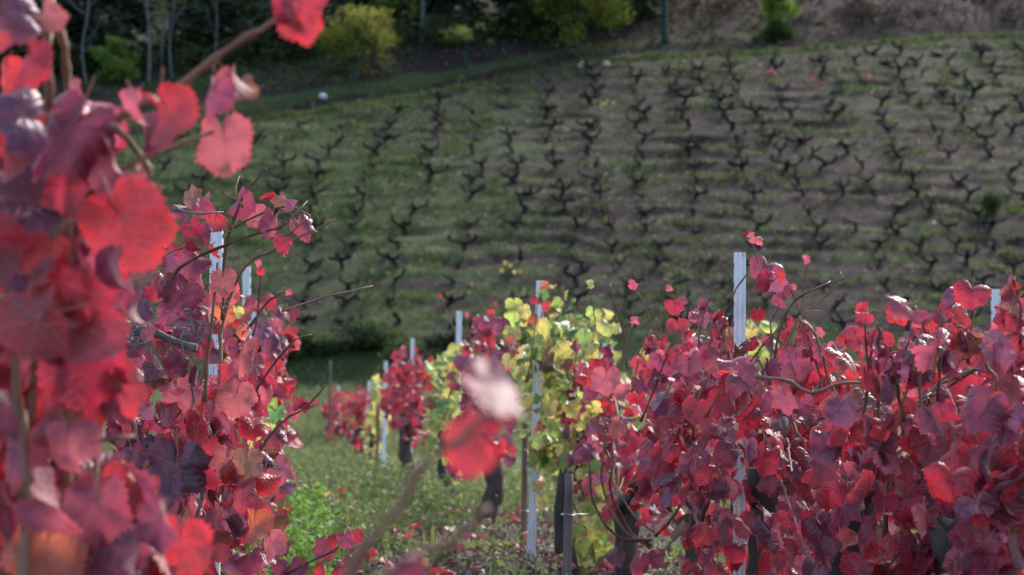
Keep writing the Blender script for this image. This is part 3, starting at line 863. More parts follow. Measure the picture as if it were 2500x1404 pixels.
vine('grapevine', 'yellow and red vine glimpsed through the blurred leaves near the left edge', bE, bE + Vector((0, 0, .6)),
     [(-80, 800), (60, 830), (140, 850), (160, 1150), (-60, 1200)], zrange(12.5, 14.5), 110, 6, {'Y': 30, 'L': 30, 'C': 20, 'R': 10}, rg, False, .09, .14)

# ================================================================== MIDDLE ROW
rg = random.Random(51)
b1 = rowp(1.72, 5.2)
poly1 = [(2270, 830), (2330, 790), (2400, 860), (2450, 790), (2540, 770), (2540, 1440), (2270, 1440)]
v1 = vine('grapevine', 'big red and purple vine in the lower right corner, nearest of the right-hand row', b1, b1 + Vector((0, 0, .5)), poly1,
          zrow(1.5, 2.1, 4.5, 7.2), 235, 10, REDS, rg, True, .072, .115, whips=5)
Z1 = 5.6
for L in [(2372, 722, 80, 260, 15, 20, 'u', 'C'), (2330, 740, 70, 210, 20, 45, 'u', 'V'), (2310, 752, 66, 260, 40, 0, 'u', 'C'), (2295, 795, 84, 220, 25, 20, 'u', 'P'), (2340, 790, 84, 290, 30, 10, 'l', 'R'),
          (2350, 845, 130, 255, 10, 20, 'u', 'P'), (2405, 870, 100, 290, 20, 10, 'u', 'C'), (2200, 745, 84, 200, 20, 40, 'u', 'K'), (2195, 765, 70, 280, 20, 10, 'u', 'R'), (2245, 770, 60, 340, 20, 45, 'u', 'P'),
          (2235, 790, 56, 270, 40, 10, 'u', 'K'), (2115, 772, 60, 10, 20, 50, 'u', 'C'), (2110, 760, 50, 190, 20, 30, 'u', 'R'), (2470, 770, 90, 260, 10, 20, 'u', 'P'), (2455, 800, 70, 240, 20, 20, 'u', 'K'), (2440, 890, 110, 270, 30, 5, 'u', 'C'),
          (2490, 830, 90, 280, 20, 10, 'u', 'P'), (2400, 1000, 165, 250, 15, 5, 'l', 'C'), (2470, 1000, 150, 270, 25, 10, 'u', 'P'), (2450, 930, 110, 250, 15, 20, 'u', 'C'), (2180, 1120, 115, 260, 10, 20, 'u', 'P'), (2245, 1100, 110, 285, 40, 0, 'u', 'R'),
          (2095, 1215, 90, 270, 55, 0, 'l', 'B'), (2310, 1160, 100, 200, 20, 45, 'u', 'V'), (2380, 1190, 110, 270, 20, 15, 'u', 'C'), (2350, 1280, 110, 250, 15, 30, 'u', 'V'), (2290, 1340, 110, 300, 20, 30, 'u', 'V'), (2200, 1350, 100, 190, 15, 40, 'u', 'K'),
          (2440, 1290, 110, 260, 10, 10, 'l', 'O'), (2470, 1360, 110, 260, 20, 0, 'l', 'S'), (2100, 1050, 70, 280, 10, 10, 'l', 'R'), (2030, 1060, 80, 260, 20, 0, 'l', 'R'), (2180, 960, 60, 260, 40, 0, 'l', 'O'), (2125, 935, 50, 270, 50, 0, 'l', 'R')]:
    hand_leaf(v1, rg, *L, Z1 + rg.uniform(-.2, .25))
for pts, r0, r1, mt in (
    ([(2150, 1440), (2165, 1250), (2190, 1120), (2225, 1010), (2330, 935), (2440, 870)], .006, .002, 'cane_dark'),
    ([(2155, 1440), (2170, 1150), (2240, 1000), (2300, 940), (2500, 840)], .005, .002, 'cane'),
    ([(2480, 1200), (2420, 1290), (2390, 1404)], .004, .002, 'cane_dark'),
    ([(2170, 1060), (2220, 1000), (2340, 890), (2380, 760)], .0035, .0016, 'cane'),
    ([(1840, 920), (1920, 930), (1980, 960), (2060, 935), (2180, 940)], .0045, .003, 'cane'),
    ([(2150, 960), (2200, 880), (2230, 800)], .003, .0016, 'cane_dark'),
    ([(2120, 930), (2115, 850), (2110, 790)], .0026, .0014, 'cane_dark')):
    cane(v1, rg, [at(x, y, Z1 + rg.uniform(-.03, .05)) for x, y in pts], r0, r1, mt, zig=0.004)
trunk(v1, rg, at(2230, 1020, 5.75), at(2360, 1030, 5.65), .011, .008, 'cane_grey', 'arm', .006, 9, 8)
for i in range(12):
    tendril(v1, rg, at(rg.uniform(2240, 2370), rg.uniform(1005, 1050), 5.6), rg.uniform(.025, .05))

rg = random.Random(61)
b2 = rowp(1.74, 6.2)
v2b = vine('grapevine', 'red vine between the corner vine and the one around the tall ribbed post', b2, b2 + Vector((0, 0, .55)),
           [(2000, 880), (2060, 860), (2140, 880), (2200, 860), (2290, 840), (2290, 1440), (2000, 1440)], zrow(1.45, 2.05, 5.2, 7.6), 275, 11, REDS, rg, True, .072, .115, whips=7)
b2 = rowp(1.78, 7.5)
poly2 = [(1770, 850), (1840, 880), (1900, 870), (1960, 870), (2020, 870), (2020, 1440), (1760, 1440)]
v2 = vine('grapevine', 'dense red vine around the tall ribbed steel post, long dry shoots rising above it', b2, b2 + Vector((0, 0, .6)), poly2,
          zrow(1.45, 2.05, 5.8, 9.0), 260, 12, REDS, rg, True, .075, .118, whips=7)
Z2 = 7.3
for L in [(1868, 662, 74, 250, 15, 20, 'u', 'P'), (1888, 685, 74, 290, 20, 10, 'u', 'V'), (1865, 690, 60, 220, 20, 20, 'u', 'C'), (1900, 675, 50, 300, 40, 10, 'l', 'R'), (1905, 735, 50, 260, 50, 0, 'u', 'P'), (1915, 715, 40, 280, 20, 20, 'u', 'P'),
          (1968, 633, 26, 20, 10, 40, 'u', 'K'), (1850, 768, 40, 280, 30, 0, 'u', 'R'), (1935, 702, 22, 10, 20, 40, 'u', 'K'), (1838, 582, 34, 20, 20, 55, 'u', 'K'), (1822, 575, 26, 230, 40, 20, 'u', 'C'), (1852, 590, 28, 340, 20, 50, 'u', 'K'),
          (2000, 812, 34, 300, 70, 0, 'u', 'K'), (1650, 750, 40, 280, 30, 0, 'u', 'C'), (2080, 815, 60, 170, 30, 50, 'u', 'V'), (2090, 825, 60, 280, 40, 20, 'u', 'C'),
          (1945, 870, 60, 190, 20, 40, 'u', 'P'), (1960, 900, 70, 280, 20, 10, 'u', 'P'), (1910, 1060, 70, 240, 20, 30, 'u', 'V'), (1900, 985, 70, 200, 10, 45, 'u', 'V'), (1835, 1010, 74, 260, 10, 10, 'l', 'R')]:
    hand_leaf(v2, rg, *L, Z2 + rg.uniform(-.15, .15))
for pts, r0, r1, mt in (
    ([(1940, 1000), (1915, 870), (1945, 790), (1995, 740), (2050, 690)], .0045, .002, 'cane'),
    ([(1900, 1000), (1895, 850), (1935, 740), (1990, 705), (2030, 690)], .004, .0018, 'cane_dark'),
    ([(1950, 830), (1960, 740), (1968, 640)], .003, .0016, 'cane'),
    ([(2030, 690), (2065, 680), (2078, 674)], .002, .0012, 'cane'), ([(2058, 682), (2052, 664)], .002, .0012, 'cane'),
    ([(1740, 920), (1760, 820), (1790, 720), (1835, 650)], .003, .0016, 'cane_dark'),
    ([(1870, 700), (1850, 640), (1835, 585)], .0026, .0014, 'cane'),
    ([(1720, 1060), (1790, 950), (1850, 860), (1900, 800)], .0035, .0018, 'cane_dark'),
    ([(1920, 1000), (1900, 900), (1880, 800), (1905, 740)], .0035, .0018, 'cane_grey'),
    ([(1940, 860), (1960, 770), (2000, 760)], .0026, .0016, 'cane'), ([(1930, 700), (1945, 740), (1955, 770)], .0024, .0014, 'cane'),
    ([(1850, 880), (1880, 920), (1935, 935)], .003, .002, 'cane')):
    cane(v2, rg, [at(x, y, Z2 + rg.uniform(-.03, .05)) for x, y in pts], r0, r1, mt, zig=0.005)

rg = random.Random(71)
b3 = rowp(1.72, 8.6)
v3b = vine('grapevine', 'purple red vine just left of the tall ribbed post, thick trunk below it', b3, b3 + Vector((0.0, 0, .36)),
           [(1580, 890), (1640, 850), (1700, 800), (1780, 850), (1790, 1440), (1700, 1440), (1660, 1330), (1590, 1270)], zrow(1.42, 2.0, 6.8, 9.8), 265, 11, REDS, rg, True, .078, .12, trunk_r=.05, whips=6)
b3 = rowp(1.66, 9.8)
poly3 = [(1395, 1190), (1385, 1000), (1400, 905), (1450, 885), (1560, 890), (1620, 860), (1620, 1290), (1560, 1270), (1480, 1260)]
v3 = vine('grapevine', 'crimson vine with looping bare canes and a dark trunk beside the yellow vine', b3, b3 + Vector((0.0, 0, .36)), poly3,
          zrow(1.4, 1.98, 7.6, 11.0), 260, 9, {'C': 34, 'P': 22, 'V': 10, 'R': 18, 'S': 8, 'K': 5, 'D': 4}, rg, False, .078, .118, trunk_r=0.05, whips=5)
Z3 = 8.8
for L in [(1545, 695, 28, 0, 20, 30, 'u', 'K'), (1550, 785, 34, 0, 20, 40, 'u', 'K'), (1635, 705, 20, 0, 20, 30, 'u', 'K'), (1700, 772, 38, 300, 50, 10, 'u', 'K'), (1440, 692, 26, 190, 20, 40, 'u', 'L'),
          (1640, 750, 44, 270, 20, 0, 'u', 'C'), (1665, 735, 30, 280, 20, 0, 'u', 'V'), (1655, 800, 60, 270, 20, 0, 'l', 'C'), (1500, 1360, 64, 240, 20, 10, 'u', 'D'), (1560, 1380, 70, 270, 20, 10, 'u', 'P'), (1605, 1365, 50, 270, 20, 10, 'u', 'P'), (1480, 930, 80, 270, 10, 0, 'l', 'K'), (1590, 850, 30, 270, 20, 0, 'l', 'R')]:
    hand_leaf(v3, rg, *L, Z3 + rg.uniform(-.15, .15), hero=False)
for pts, r0, r1, mt in (
    ([(1620, 950), (1610, 860), (1580, 760), (1555, 710)], .003, .0016, 'cane'), ([(1545, 960), (1560, 880), (1590, 820), (1615, 760)], .003, .0016, 'cane'),
    ([(1530, 900), (1520, 800), (1500, 740), (1490, 690)], .0028, .0014, 'cane_dark'), ([(1510, 940), (1530, 830), (1545, 790)], .0024, .0014, 'cane'),
    ([(1455, 800), (1445, 740), (1440, 700)], .002, .0012, 'cane'), ([(1600, 780), (1612, 800), (1620, 850)], .0022, .0014, 'cane'),
    ([(1590, 1320), (1510, 1310), (1450, 1230), (1440, 1130)], .006, .003, 'cane_dark'), ([(1590, 1330), (1540, 1300), (1490, 1200), (1500, 1120)], .005, .003, 'cane_dark'),
    ([(1590, 1340), (1520, 1290), (1470, 1180), (1480, 1050)], .005, .003, 'cane'), ([(1600, 1300), (1560, 1270), (1520, 1210), (1560, 1150)], .004, .003, 'cane'),
    ([(1600, 1310), (1650, 1250), (1720, 1120), (1760, 1000)], .005, .003, 'cane_dark'), ([(1720, 1404), (1690, 1290), (1740, 1190)], .02, .012, 'bark')):
    cane(v3, rg, [at(x, y, Z3 + rg.uniform(-.03, .05)) for x, y in pts], r0, r1, mt, zig=0.005)

rg = random.Random(81)
b4 = rowp(1.62, 11.6)
poly4 = [(1240, 760), (1265, 735), (1300, 770), (1400, 775), (1470, 760), (1510, 790), (1490, 830), (1410, 850), (1390, 950), (1420, 1150), (1400, 1200), (1340, 1190), (1290, 1150), (1265, 1000), (1240, 880)]
v4 = vine('grapevine', 'yellow and green leaved vine beside the leaning steel post at the picture centre', b4, b4 + Vector((0, 0, .62)), poly4,
          zrange(10.9, 12.5), 285, 10, YEL, rg, False, .082, .128, trunk_r=0.034, whips=4)
b4b = rowp(1.48, 10.55)
v4b = vine('grapevine', 'low yellow foliage hanging to the ground between the grey stake and the crimson vine', b4b, b4b + Vector((0, 0, .5)),
           [(1400, 960), (1440, 950), (1480, 1180), (1535, 1300), (1535, 1440), (1430, 1440), (1415, 1230), (1400, 1100)], zrange(10.1, 11.0), 170, 6, {'Y': 40, 'L': 38, 'G': 18, 'B': 4}, rg, False, .08, .125, trunk_r=0.03)
for L in [(1310, 735, 34, 270, 20, 0, 'u', 'C'), (1330, 700, 30, 200, 20, 30, 'l', 'O'), (1332, 748, 30, 270, 20, 0, 'l', 'R'), (1360, 747, 38, 180, 20, 40, 'u', 'L'), (1255, 745, 46, 270, 20, 0, 'l', 'L'), (1448, 875, 54, 270, 10, 0, 'l', 'Y'), (1320, 1225, 40, 260, 30, 0, 'l', 'Y'), (1310, 1190, 34, 260, 30, 0, 'l', 'Y')]:
    hand_leaf(v4, rg, *L, 11.3, hero=False)

rg = random.Random(91)
b5 = rowp(1.55, 15.2)
poly5 = [(1130, 830), (1180, 770), (1240, 790), (1255, 900), (1255, 1130), (1180, 1120), (1130, 1170), (1100, 1150), (1125, 1000)]
v5 = vine('grapevine', 'crimson vine on a thick bare trunk behind the blurred hanging leaf', b5, b5 + Vector((0, 0, .55)), poly5,
          zrange(14.2, 16.2), 250, 8, CRIM, rg, False, .085, .13, trunk_r=0.065)
for L in [(1200, 765, 24, 270, 20, 0, 'l', 'R'), (1210, 742, 16, 270, 20, 0, 'l', 'R'), (1205, 840, 28, 260, 40, 0, 'l', 'R'), (1076, 722, 14, 270, 20, 0, 'l', 'R'), (1140, 768, 16, 270, 20, 0, 'u', 'K')]:
    hand_leaf(v5, rg, *L, 14.6, hero=False)
for pts in ([(1165, 900), (1150, 840), (1140, 775)], [(1110, 810), (1090, 760), (1078, 725)], [(1160, 900), (1170, 820), (1210, 800)], [(1195, 900), (1200, 830), (1205, 760)]):
    cane(v5, rg, [at(x, y, 14.7) for x, y in pts], .004, .002, 'cane', 12)

rg = random.Random(101)
b6 = rowp(1.52, 18.6)
v6 = vine('grapevine', 'yellow vine with green patches between two red vines down the row', b6, b6 + Vector((0, 0, .6)),
     [(1045, 890), (1100, 850), (1160, 850), (1160, 1000), (1150, 1160), (1090, 1190), (1060, 1080)], zrange(17.5, 20), 250, 7, YEL, rg, False, .09, .14, trunk_r=.04)
rg = random.Random(111)
b7 = rowp(1.60, 25.5)
v7 = vine('grapevine', 'rounded crimson vine halfway down the row, two steel posts beside it', b7, b7 + Vector((0, 0, .7)),
     [(940, 900), (975, 845), (1010, 850), (1050, 870), (1056, 1080), (1010, 1090), (960, 1050), (940, 980)], zrange(24.5, 27.5), 250, 7, {'C': 45, 'R': 22, 'P': 20, 'S': 6, 'V': 6}, rg, False, .10, .15, trunk_r=0.075)
rg = random.Random(121)
b8 = rowp(1.62, 34.0)
v8 = vine('grapevine', 'narrow pale yellow vine behind the rounded crimson one', b8, b8 + Vector((0, 0, .6)),
     [(910, 920), (945, 890), (950, 1000), (930, 1140), (895, 1150), (885, 1060), (905, 980)], zrange(32.5, 35.5), 150, 5, YEL2, rg, False, .10, .16, trunk_r=0.09)
rg = random.Random(131)
b9 = rowp(1.60, 40.0)
v9 = vine('grapevine', 'red and orange vine second from the far end of the row', b9, b9 + Vector((0, 0, .55)),
     [(830, 960), (880, 945), (908, 960), (905, 1060), (870, 1110), (840, 1060)], zrange(38.5, 41.5), 190, 5, {'C': 35, 'R': 30, 'S': 16, 'O': 12, 'P': 8}, rg, False, .11, .16, trunk_r=0.11)
rg = random.Random(141)
b10 = rowp(1.36, 46.0)
v10 = vine('grapevine', 'last dull red vine at the far end of the row by the open grass', b10, b10 + Vector((0, 0, .55)),
     [(790, 980), (815, 945), (838, 960), (836, 1100), (815, 1130), (795, 1060)], zrange(44.5, 47.5), 150, 5, {'C': 40, 'R': 20, 'P': 25, 'S': 10}, rg, False, .11, .16, trunk_r=0.10)

# ================================================================== ROW BEHIND
def back_vine(seed, label, off, Z, poly, zr, n, pal):
    g = random.Random(seed); b = rowp(off, Z)
    return vine('grapevine', label, b, b + Vector((0, 0, .62)), poly, zrange(*zr), n, 7, pal, g, False, .09, .14)
back_vine(151, 'yellow vine showing behind the tall ribbed post', 3.5, 15.6, [(1725, 850), (1790, 790), (1890, 780), (1890, 1150), (1730, 1150)], (14.8, 16.6), 150, YEL2)
back_vine(152, 'red vine in the row behind, showing between the upright dry shoots and the corner vine', 3.7, 12.8, [(1950, 880), (2060, 820), (2180, 810), (2180, 1150), (1950, 1150)], (12, 13.6), 170, BRIGHT)
back_vine(153, 'purplish red vine behind the corner vine, next to the right-hand steel post', 3.9, 11.2, [(2200, 830), (2330, 800), (2540, 800), (2540, 1150), (2200, 1150)], (10.4, 12.0), 190, REDS)
back_vine(154, 'green and yellow vine peeping out above the crimson vine with looping canes', 3.2, 19.5, [(1440, 880), (1480, 840), (1560, 850), (1640, 880), (1640, 1120), (1450, 1120)], (18.5, 20.5), 130, YEL)
back_vine(155, 'greenish vine far behind the dense red vine, only its top showing', 4.6, 21.5, [(1640, 900), (1760, 870), (1950, 860), (2020, 880), (2020, 1100), (1650, 1100)], (20.5, 22.5), 120, {'L': 30, 'Y': 25, 'C': 30, 'G': 10})

# ================================================================== POSTS AND STAKES
def steel_post(px, py, Z, label, lean=0.0, leany=0.0, wid=0.048, base_px=None):
    top = at(px, py, Z)
    bx, by = top.x - lean, top.y - leany
    bz = gz(bx, by)
    root = empty('steel_post', (bx, by, bz), label, 'post', 'galvanised steel vineyard posts')
    w = wid / 2; d = wid * 0.55; t = 0.0022
    # rolled profile: three ribs across the face, two flanges, small returns
    outer = [(-w, d), (-w, 0.0), (-w * .72, 0), (-w * .60, .007), (-w * .30, .007), (-w * .18, 0), (w * .18, 0), (w * .30, .007), (w * .60, .007), (w * .72, 0), (w, 0), (w, d)]
    inner = [(-w + t, d)] + [(max(-w + t, min(w - t, x)), y + t) for x, y in outer[1:-1]] + [(w - t, d)]
    prof = outer + inner[::-1]
    n = len(prof)
    topl = top - Vector((bx, by, bz)); botl = Vector((0, 0, -0.25))
    ns = 14; V, Fc = [], []
    for i in range(ns + 1):
        c = botl.lerp(topl, i / ns)
        for x, y in prof: V.append((c.x + x, c.y + y, c.z))
    for i in range(ns):
        for k in range(n):
            k2 = (k + 1) % n
            Fc.append((i * n + k, i * n + k2, (i + 1) * n + k2, (i + 1) * n + k))
    m = len(outer)
    for k in range(m - 1):                      # top rim
        a = ns * n
        Fc.append((a + k, a + k + 1, a + n - 2 - k, a + n - 1 - k))
    me = newmesh('post_body', V, Fc, [M['steel']], False)
    link('body', me, root)
    # wire hooks punched along both edges
    H = topl.z; nh = int((H - 0.25) / 0.075)
    hv, hf = [], []
    for x0 in (-w, w):
        s = 1 if x0 > 0 else -1
        b0 = len(hv)
        for x, y, z in ((0, .004, 0), (0, .012, 0), (.0045, .012, .006), (.0045, .004, .006), (0, .004, .018), (0, .012, .018), (.003, .012, .018), (.003, .004, .018)):
            hv.append((x0 + s * x, y, z))
        for f in ((0, 1, 2, 3), (4, 7, 6, 5), (0, 3, 7, 4), (1, 5, 6, 2), (3, 2, 6, 7), (0, 4, 5, 1)):
            hf.append(tuple(b0 + i for i in f))
    hm = newmesh('wire_hook', hv, hf, [M['hook']], False)
    for i in range(nh):
        z = H - 0.06 - i * 0.075
        f = (z + 0.25) / (H + 0.25)
        c = botl.lerp(topl, f)
        if Z < 16: link('wire_hook', hm, root, Matrix.Translation(c))
    return root
steel_post(1807, 616, 7.9, 'tall ribbed steel post standing in the dense red vine, right of centre', 0.016, wid=0.044)
steel_post(1320, 685, 11.75, 'leaning steel post rising out of the yellow and green vine', 0.065)
steel_post(1121, 759, 18.9, 'steel post between the yellow vine and the blurred hanging leaf', 0.03, wid=0.05)
steel_post(1007, 826, 28.2, 'steel post standing behind the top of the rounded crimson vine', 0.02)
steel_post(942, 882, 29.5, 'steel post with its lower half bare beside the narrow yellow vine', 0.04, wid=0.055)
steel_post(902, 929, 40.0, 'small steel post behind the red and orange vine', 0.12, wid=0.055)
steel_post(826, 942, 46.5, 'farthest steel post at the far end of the row', -0.06, wid=0.055)
steel_post(858, 1040, 42.5, 'short low post in front of the red and orange vine', 0.0, wid=0.055)
steel_post(528, 545, 8.0, 'steel post rising through the sharp red vine in focus', 0.0)
steel_post(601, 651, 12.9, 'steel post just behind the vine in focus, top bare against the hillside', -0.03)
steel_post(616, 735, 15.3, 'short steel post half hidden in bright red leaves behind the vine in focus', 0.0)
steel_post(2432, 706, 11.0, 'steel post at the right edge behind the corner vine', 0.0)
steel_post(1478, 815, 20.0, 'thin steel post between the yellow vine and the crimson vine', 0.0)
steel_post(1841, 795, 17.2, 'low steel post top beside the tall ribbed post', 0.0)
steel_post(1998, 866, 24.5, 'distant low steel post just right of the dry shoots', 0.0, wid=0.055)

def stake(px_b, px_t, py_t, Z, label, mat, r, square=False, ring=None):
    top = at(px_t, py_t, Z); b = at(px_b, 1300, Z)
    bz = gz(b.x, top.y)
    g = random.Random(int(px_b))
    root = empty('wooden_stake', (b.x, top.y, bz), label, 'stake')
    tl = top - root.location
    P = [Vector((0, 0, -.2)).lerp(tl, i / 9) + Vector((g.uniform(-.003, .003), g.uniform(-.003, .003), 0)) for i in range(10)]
    V, Fc = tube(P, [r * (1 - .1 * i / 9) for i in range(10)], 7, rough=.12, rng=g)
    link('shaft', newmesh('shaft', V, Fc, [M[mat]]), root)
    for zy in (ring or []):
        z = at(px_b, zy, Z).z - bz
        c = Vector((0, 0, -.2)).lerp(tl, (z + .2) / (tl.z + .2))
        pts = [c + Vector((math.cos(a) * (r + .004) * 1.25, math.sin(a) * (r + .004), .004 * math.sin(a * 2))) for a in [i * 2 * math.pi / 12 for i in range(13)]]
        pts.append(c + Vector((r + .07, 0.02, .0)))
        V, Fc = tube(pts, [.0022] * len(pts), 5)
        link('tie_wire', newmesh('tie_wire', V, Fc, [M['wire']]), root)
stake(1279, 1284, 900, 12.6, 'brown wooden stake right beside the leaning steel post', 'stake', .020, ring=[1245])
stake(1377, 1390, 1158, 9.7, 'grey wooden stake with a wire tie in front of the yellow vine', 'stake_grey', .024, ring=[1255])
stake(921, 923, 985, 30.5, 'thin brown stake beside the narrow yellow vine', 'stake', .028)
stake(805, 806, 880, 45.0, 'slim weathered stake standing past the end of the row', 'stake_grey', .03)

# ================================================================== HILLSIDE BUSH VINES
def bush_vine_meshes(seed):
    g = random.Random(seed)
    H = g.uniform(.26, .50)
    lean = Vector((g.gauss(0, .14), g.gauss(0, .14), 0))
    tp = Vector((0, 0, H)) + lean
    mid = [Vector((0, 0, -.15)), lean * .2 + Vector((g.gauss(0, .035), g.gauss(0, .035), H * .35)), lean * .7 + Vector((g.gauss(0, .04), g.gauss(0, .04), H * .7)), tp]
    V, Fc = tube(spline(mid, 9), [.14, .11, .09, .086, .092, .086, .095, .12, .10], 8, rough=.2, rng=g)
    tr = newmesh('bush_trunk', V, Fc, [M['hillbark']])
    arms = []
    na = g.choice([1, 2, 3, 3, 4, 5])
    a0 = g.uniform(0, 6.28)
    for i in range(na):
        a = a0 + i * 6.28 / na + g.uniform(-.4, .4)
        L = g.uniform(.28, .62)
        o = Vector((math.cos(a), math.sin(a), 0))
        rise = g.uniform(.0, .30)
        pts = [tp - Vector((0, 0, .05)), tp + o * L * .55 + Vector((g.gauss(0, .05), g.gauss(0, .05), rise * .1 + g.gauss(0, .04))), tp + o * L * .9 + Vector((g.gauss(0, .04), g.gauss(0, .04), rise * .6)), tp + o * L + Vector((g.gauss(0, .05), g.gauss(0, .05), rise + .06))]
        P = spline(pts, 9)
        k_ = g.uniform(.85, 1.3)
        V, Fc = tube(P, [r_ * k_ for r_ in (.085, .068, .06, .066, .056, .064, .054, .062, .035)], 6, rough=.3, rng=g)
        for j in range(g.choice([1, 2, 3, 4])):            # pruned spurs and a few canes
            e = P[g.randrange(4, 9)]
            d = (o * g.uniform(-.5, .9) + Vector((g.gauss(0, .5), g.gauss(0, .5), 1))).normalized()
            l = g.uniform(.06, .16) if g.random() < .85 else g.uniform(.25, .5)
            tube([e, e + d * l * .5 + Vector((g.gauss(0, .015), g.gauss(0, .015), 0)), e + d * l], [.042, .034, .022] if l < .2 else [.022, .014, .008], 5, V=V, Fc=Fc)
        arms.append(newmesh('bush_arm', V, Fc, [M['hillbark']]))
    return tr, arms
BUSH = [bush_vine_meshes(700 + i) for i in range(26)]
ORD = ['', 'first', 'second', 'third', 'fourth', 'fifth', 'sixth', 'seventh', 'eighth', 'ninth', 'tenth', 'eleventh', 'twelfth', 'thirteenth', 'fourteenth', 'fifteenth',
       'sixteenth', 'seventeenth', 'eighteenth', 'nineteenth', 'twentieth', 'twenty-first', 'twenty-second', 'twenty-third', 'twenty-fourth', 'twenty-fifth']
g = random.Random(9)
def solve_y(x, qq): return qq + 0.055 * x - 0.7 * math.sin(x * 0.10 + 0.6)
rows = []
for r in range(24):
    qq = 61.15 + r * ROWSP
    row = []
    for c in range(-9, 17):
        x = c * 1.66 + 0.35 * math.sin(qq * .2 + c) + g.gauss(0, .10)
        y = solve_y(x, qq) + g.gauss(0, .10)
        if y > float(vergeY(x)) - 1.3: continue
        px, py, Z = proj((x, y, gz(x, y) + .4))
        if px < 380 or px > 2540 or py > 905: continue
        if px < 670 and py > 470: continue            # wholly behind the near vines
        if px > 1230 and py > 790: continue
        if g.random() < 0.06: continue                 # a missing vine here and there
        row.append((x, y))
    if row: rows.append(row)
rows = rows[::-1]
nb = 0
for ri, row in enumerate(rows):
    for ci, (x, y) in enumerate(row):
        tr, arms = BUSH[g.randrange(len(BUSH))]
        lab = 'bare gnarled bush vine on the hillside, %s row from the top, %s from the left' % (ORD[ri + 1], ORD[ci + 1])
        o = empty('bush_vine', (x, y, gz(x, y) - .03), lab, 'bush vine', 'bare bush vines planted across the hillside terraces', g.uniform(0, 6.28))
        s = g.uniform(.58, .92); o.scale = (s * g.uniform(.9, 1.2), s * g.uniform(.9, 1.2), s)
        link('trunk', tr, o)
        for a in arms: link('arm', a, o)
        nb += 1
print('bush vines', nb)

# ================================================================== WEEDS, GRAVEL, LITTER (uncountable)
def leafcards(rs, P, size, up, n_per=1, width=0.55):
    """pointed four-corner leaves at points P (n,3); size (n,), up = mean upward lean 0..1"""
    n = len(P)
    az = rs.rand(n) * 2 * np.pi
    el = np.arcsin(np.clip(up + rs.randn(n) * .35, -0.6, 1))
    d = np.stack([np.cos(az) * np.cos(el), np.sin(az) * np.cos(el), np.sin(el)], 1)
    r = rs.randn(n, 3); s = np.cross(d, r); s /= np.linalg.norm(s, axis=1)[:, None] + 1e-6
    L = size[:, None]
    nrm = np.cross(d, s)
    V = np.stack([P, P + d * L * .5 + s * L * width * .5 + nrm * L * .08, P + d * L, P + d * L * .5 - s * L * width * .5 + nrm * L * .08], 1).reshape(-1, 3)
    i = np.arange(n) * 4
    return V, np.stack([i, i + 1, i + 2, i + 3], 1)

M['weed'] = plain_leaf('weed_leaf', ((0.085, 0.125, 0.045), (0.15, 0.19, 0.07), (0.23, 0.22, 0.10)), .5, .4, 1.3)
M['hillgrass'] = plain_leaf('hill_grass', ((0.045, 0.072, 0.022), (0.078, 0.104, 0.034), (0.12, 0.115, 0.045)), .6, .35, 0.35)
M['litter'] = plain_leaf('leaf_litter', ((0.30, 0.23, 0.15), (0.20, 0.11, 0.08), (0.48, 0.42, 0.24)), .7, .2, 3.0)

rs = np.random.RandomState(3)
def scatter(n, o0, o1, z0, z1, power=1.0, dens=None):
    Z = z0 + (z1 - z0) * rs.rand(n) ** power
    off = o0 + (o1 - o0) * rs.rand(n)
    x = ROWX * Z + off
    if dens is not None:
        keep = rs.rand(n) < dens(x, Z, off); x, Z, off = x[keep], Z[keep], off[keep]
    return x, Z
def aisle(x, y, off):
    d = 0.12 + 2.2 * vnoise(x, y, 0.45) + 1.5 * vnoise(x, y, 1.5)
    stony = np.clip(1 - np.abs(off - 1.55) / .55, 0, 1) * np.clip((13.5 - y) / 1.5, 0, 1)
    return np.clip(d - 0.75 * stony - .22 * np.clip(off - .5, 0, 1) * np.clip((17 - y) / 5, 0, 1), 0.02, 1) * np.where(off < .4, 1.25, 1)
XS, YS, SZ = [], [], []
for n, a, b, z0, z1, p, sz in ((95000, -0.5, 2.0, 9, 20, 1.0, .034), (60000, -0.6, 2.2, 18, 58, 1.2, .055), (22000, 2.0, 5.5, 9, 24, 1.0, .045), (16000, -3.2, -.5, 6, 24, 1, .05), (26000, 2.0, 8.0, 5, 40, 1.0, .06)):
    x, y = scatter(n, a, b, z0, z1, p, aisle)
    XS.append(x); YS.append(y); SZ.append(sz * (0.5 + rs.rand(len(x))))
x, y, sz = map(np.concatenate, (XS, YS, SZ))
hgt = rs.rand(len(x)) ** 1.6 * (0.03 + 0.26 * np.clip(0.35 + 2.0 * vnoise(x, y, 0.5), 0, 1.2))
P = np.stack([x, y, gh(x, y) + hgt], 1)
V, Fq = leafcards(rs, P, sz, 0.35, width=.7)
tag(link('weeds', fastmesh('weeds', V, Fq, [M['weed']])), 'low green weeds and clover covering the aisle', 'weeds', kind='stuff')
# taller weeds at the foot of the left row
x, y = scatter(9000, -0.25, 0.28, 9.5, 15, 1.0)
hw = 0.42 * rs.rand(len(x)) ** 1.3 * np.clip(.6 + 1.6 * vnoise(x, y, .4), .1, 1)
P = np.stack([x, y, gh(x, y) + hw], 1)
V, Fq = leafcards(rs, P, .03 + .045 * rs.rand(len(x)), 0.4, width=.5)
M['tallweed'] = plain_leaf('tall_weed_leaf', ((0.11, 0.19, 0.05), (0.17, 0.27, 0.075)), .5, .45, 2.0)
tag(link('tall_weeds', fastmesh('tall_weeds', V, Fq, [M['tallweed']])), 'taller bright green weeds along the foot of the left row', 'weeds', kind='stuff')
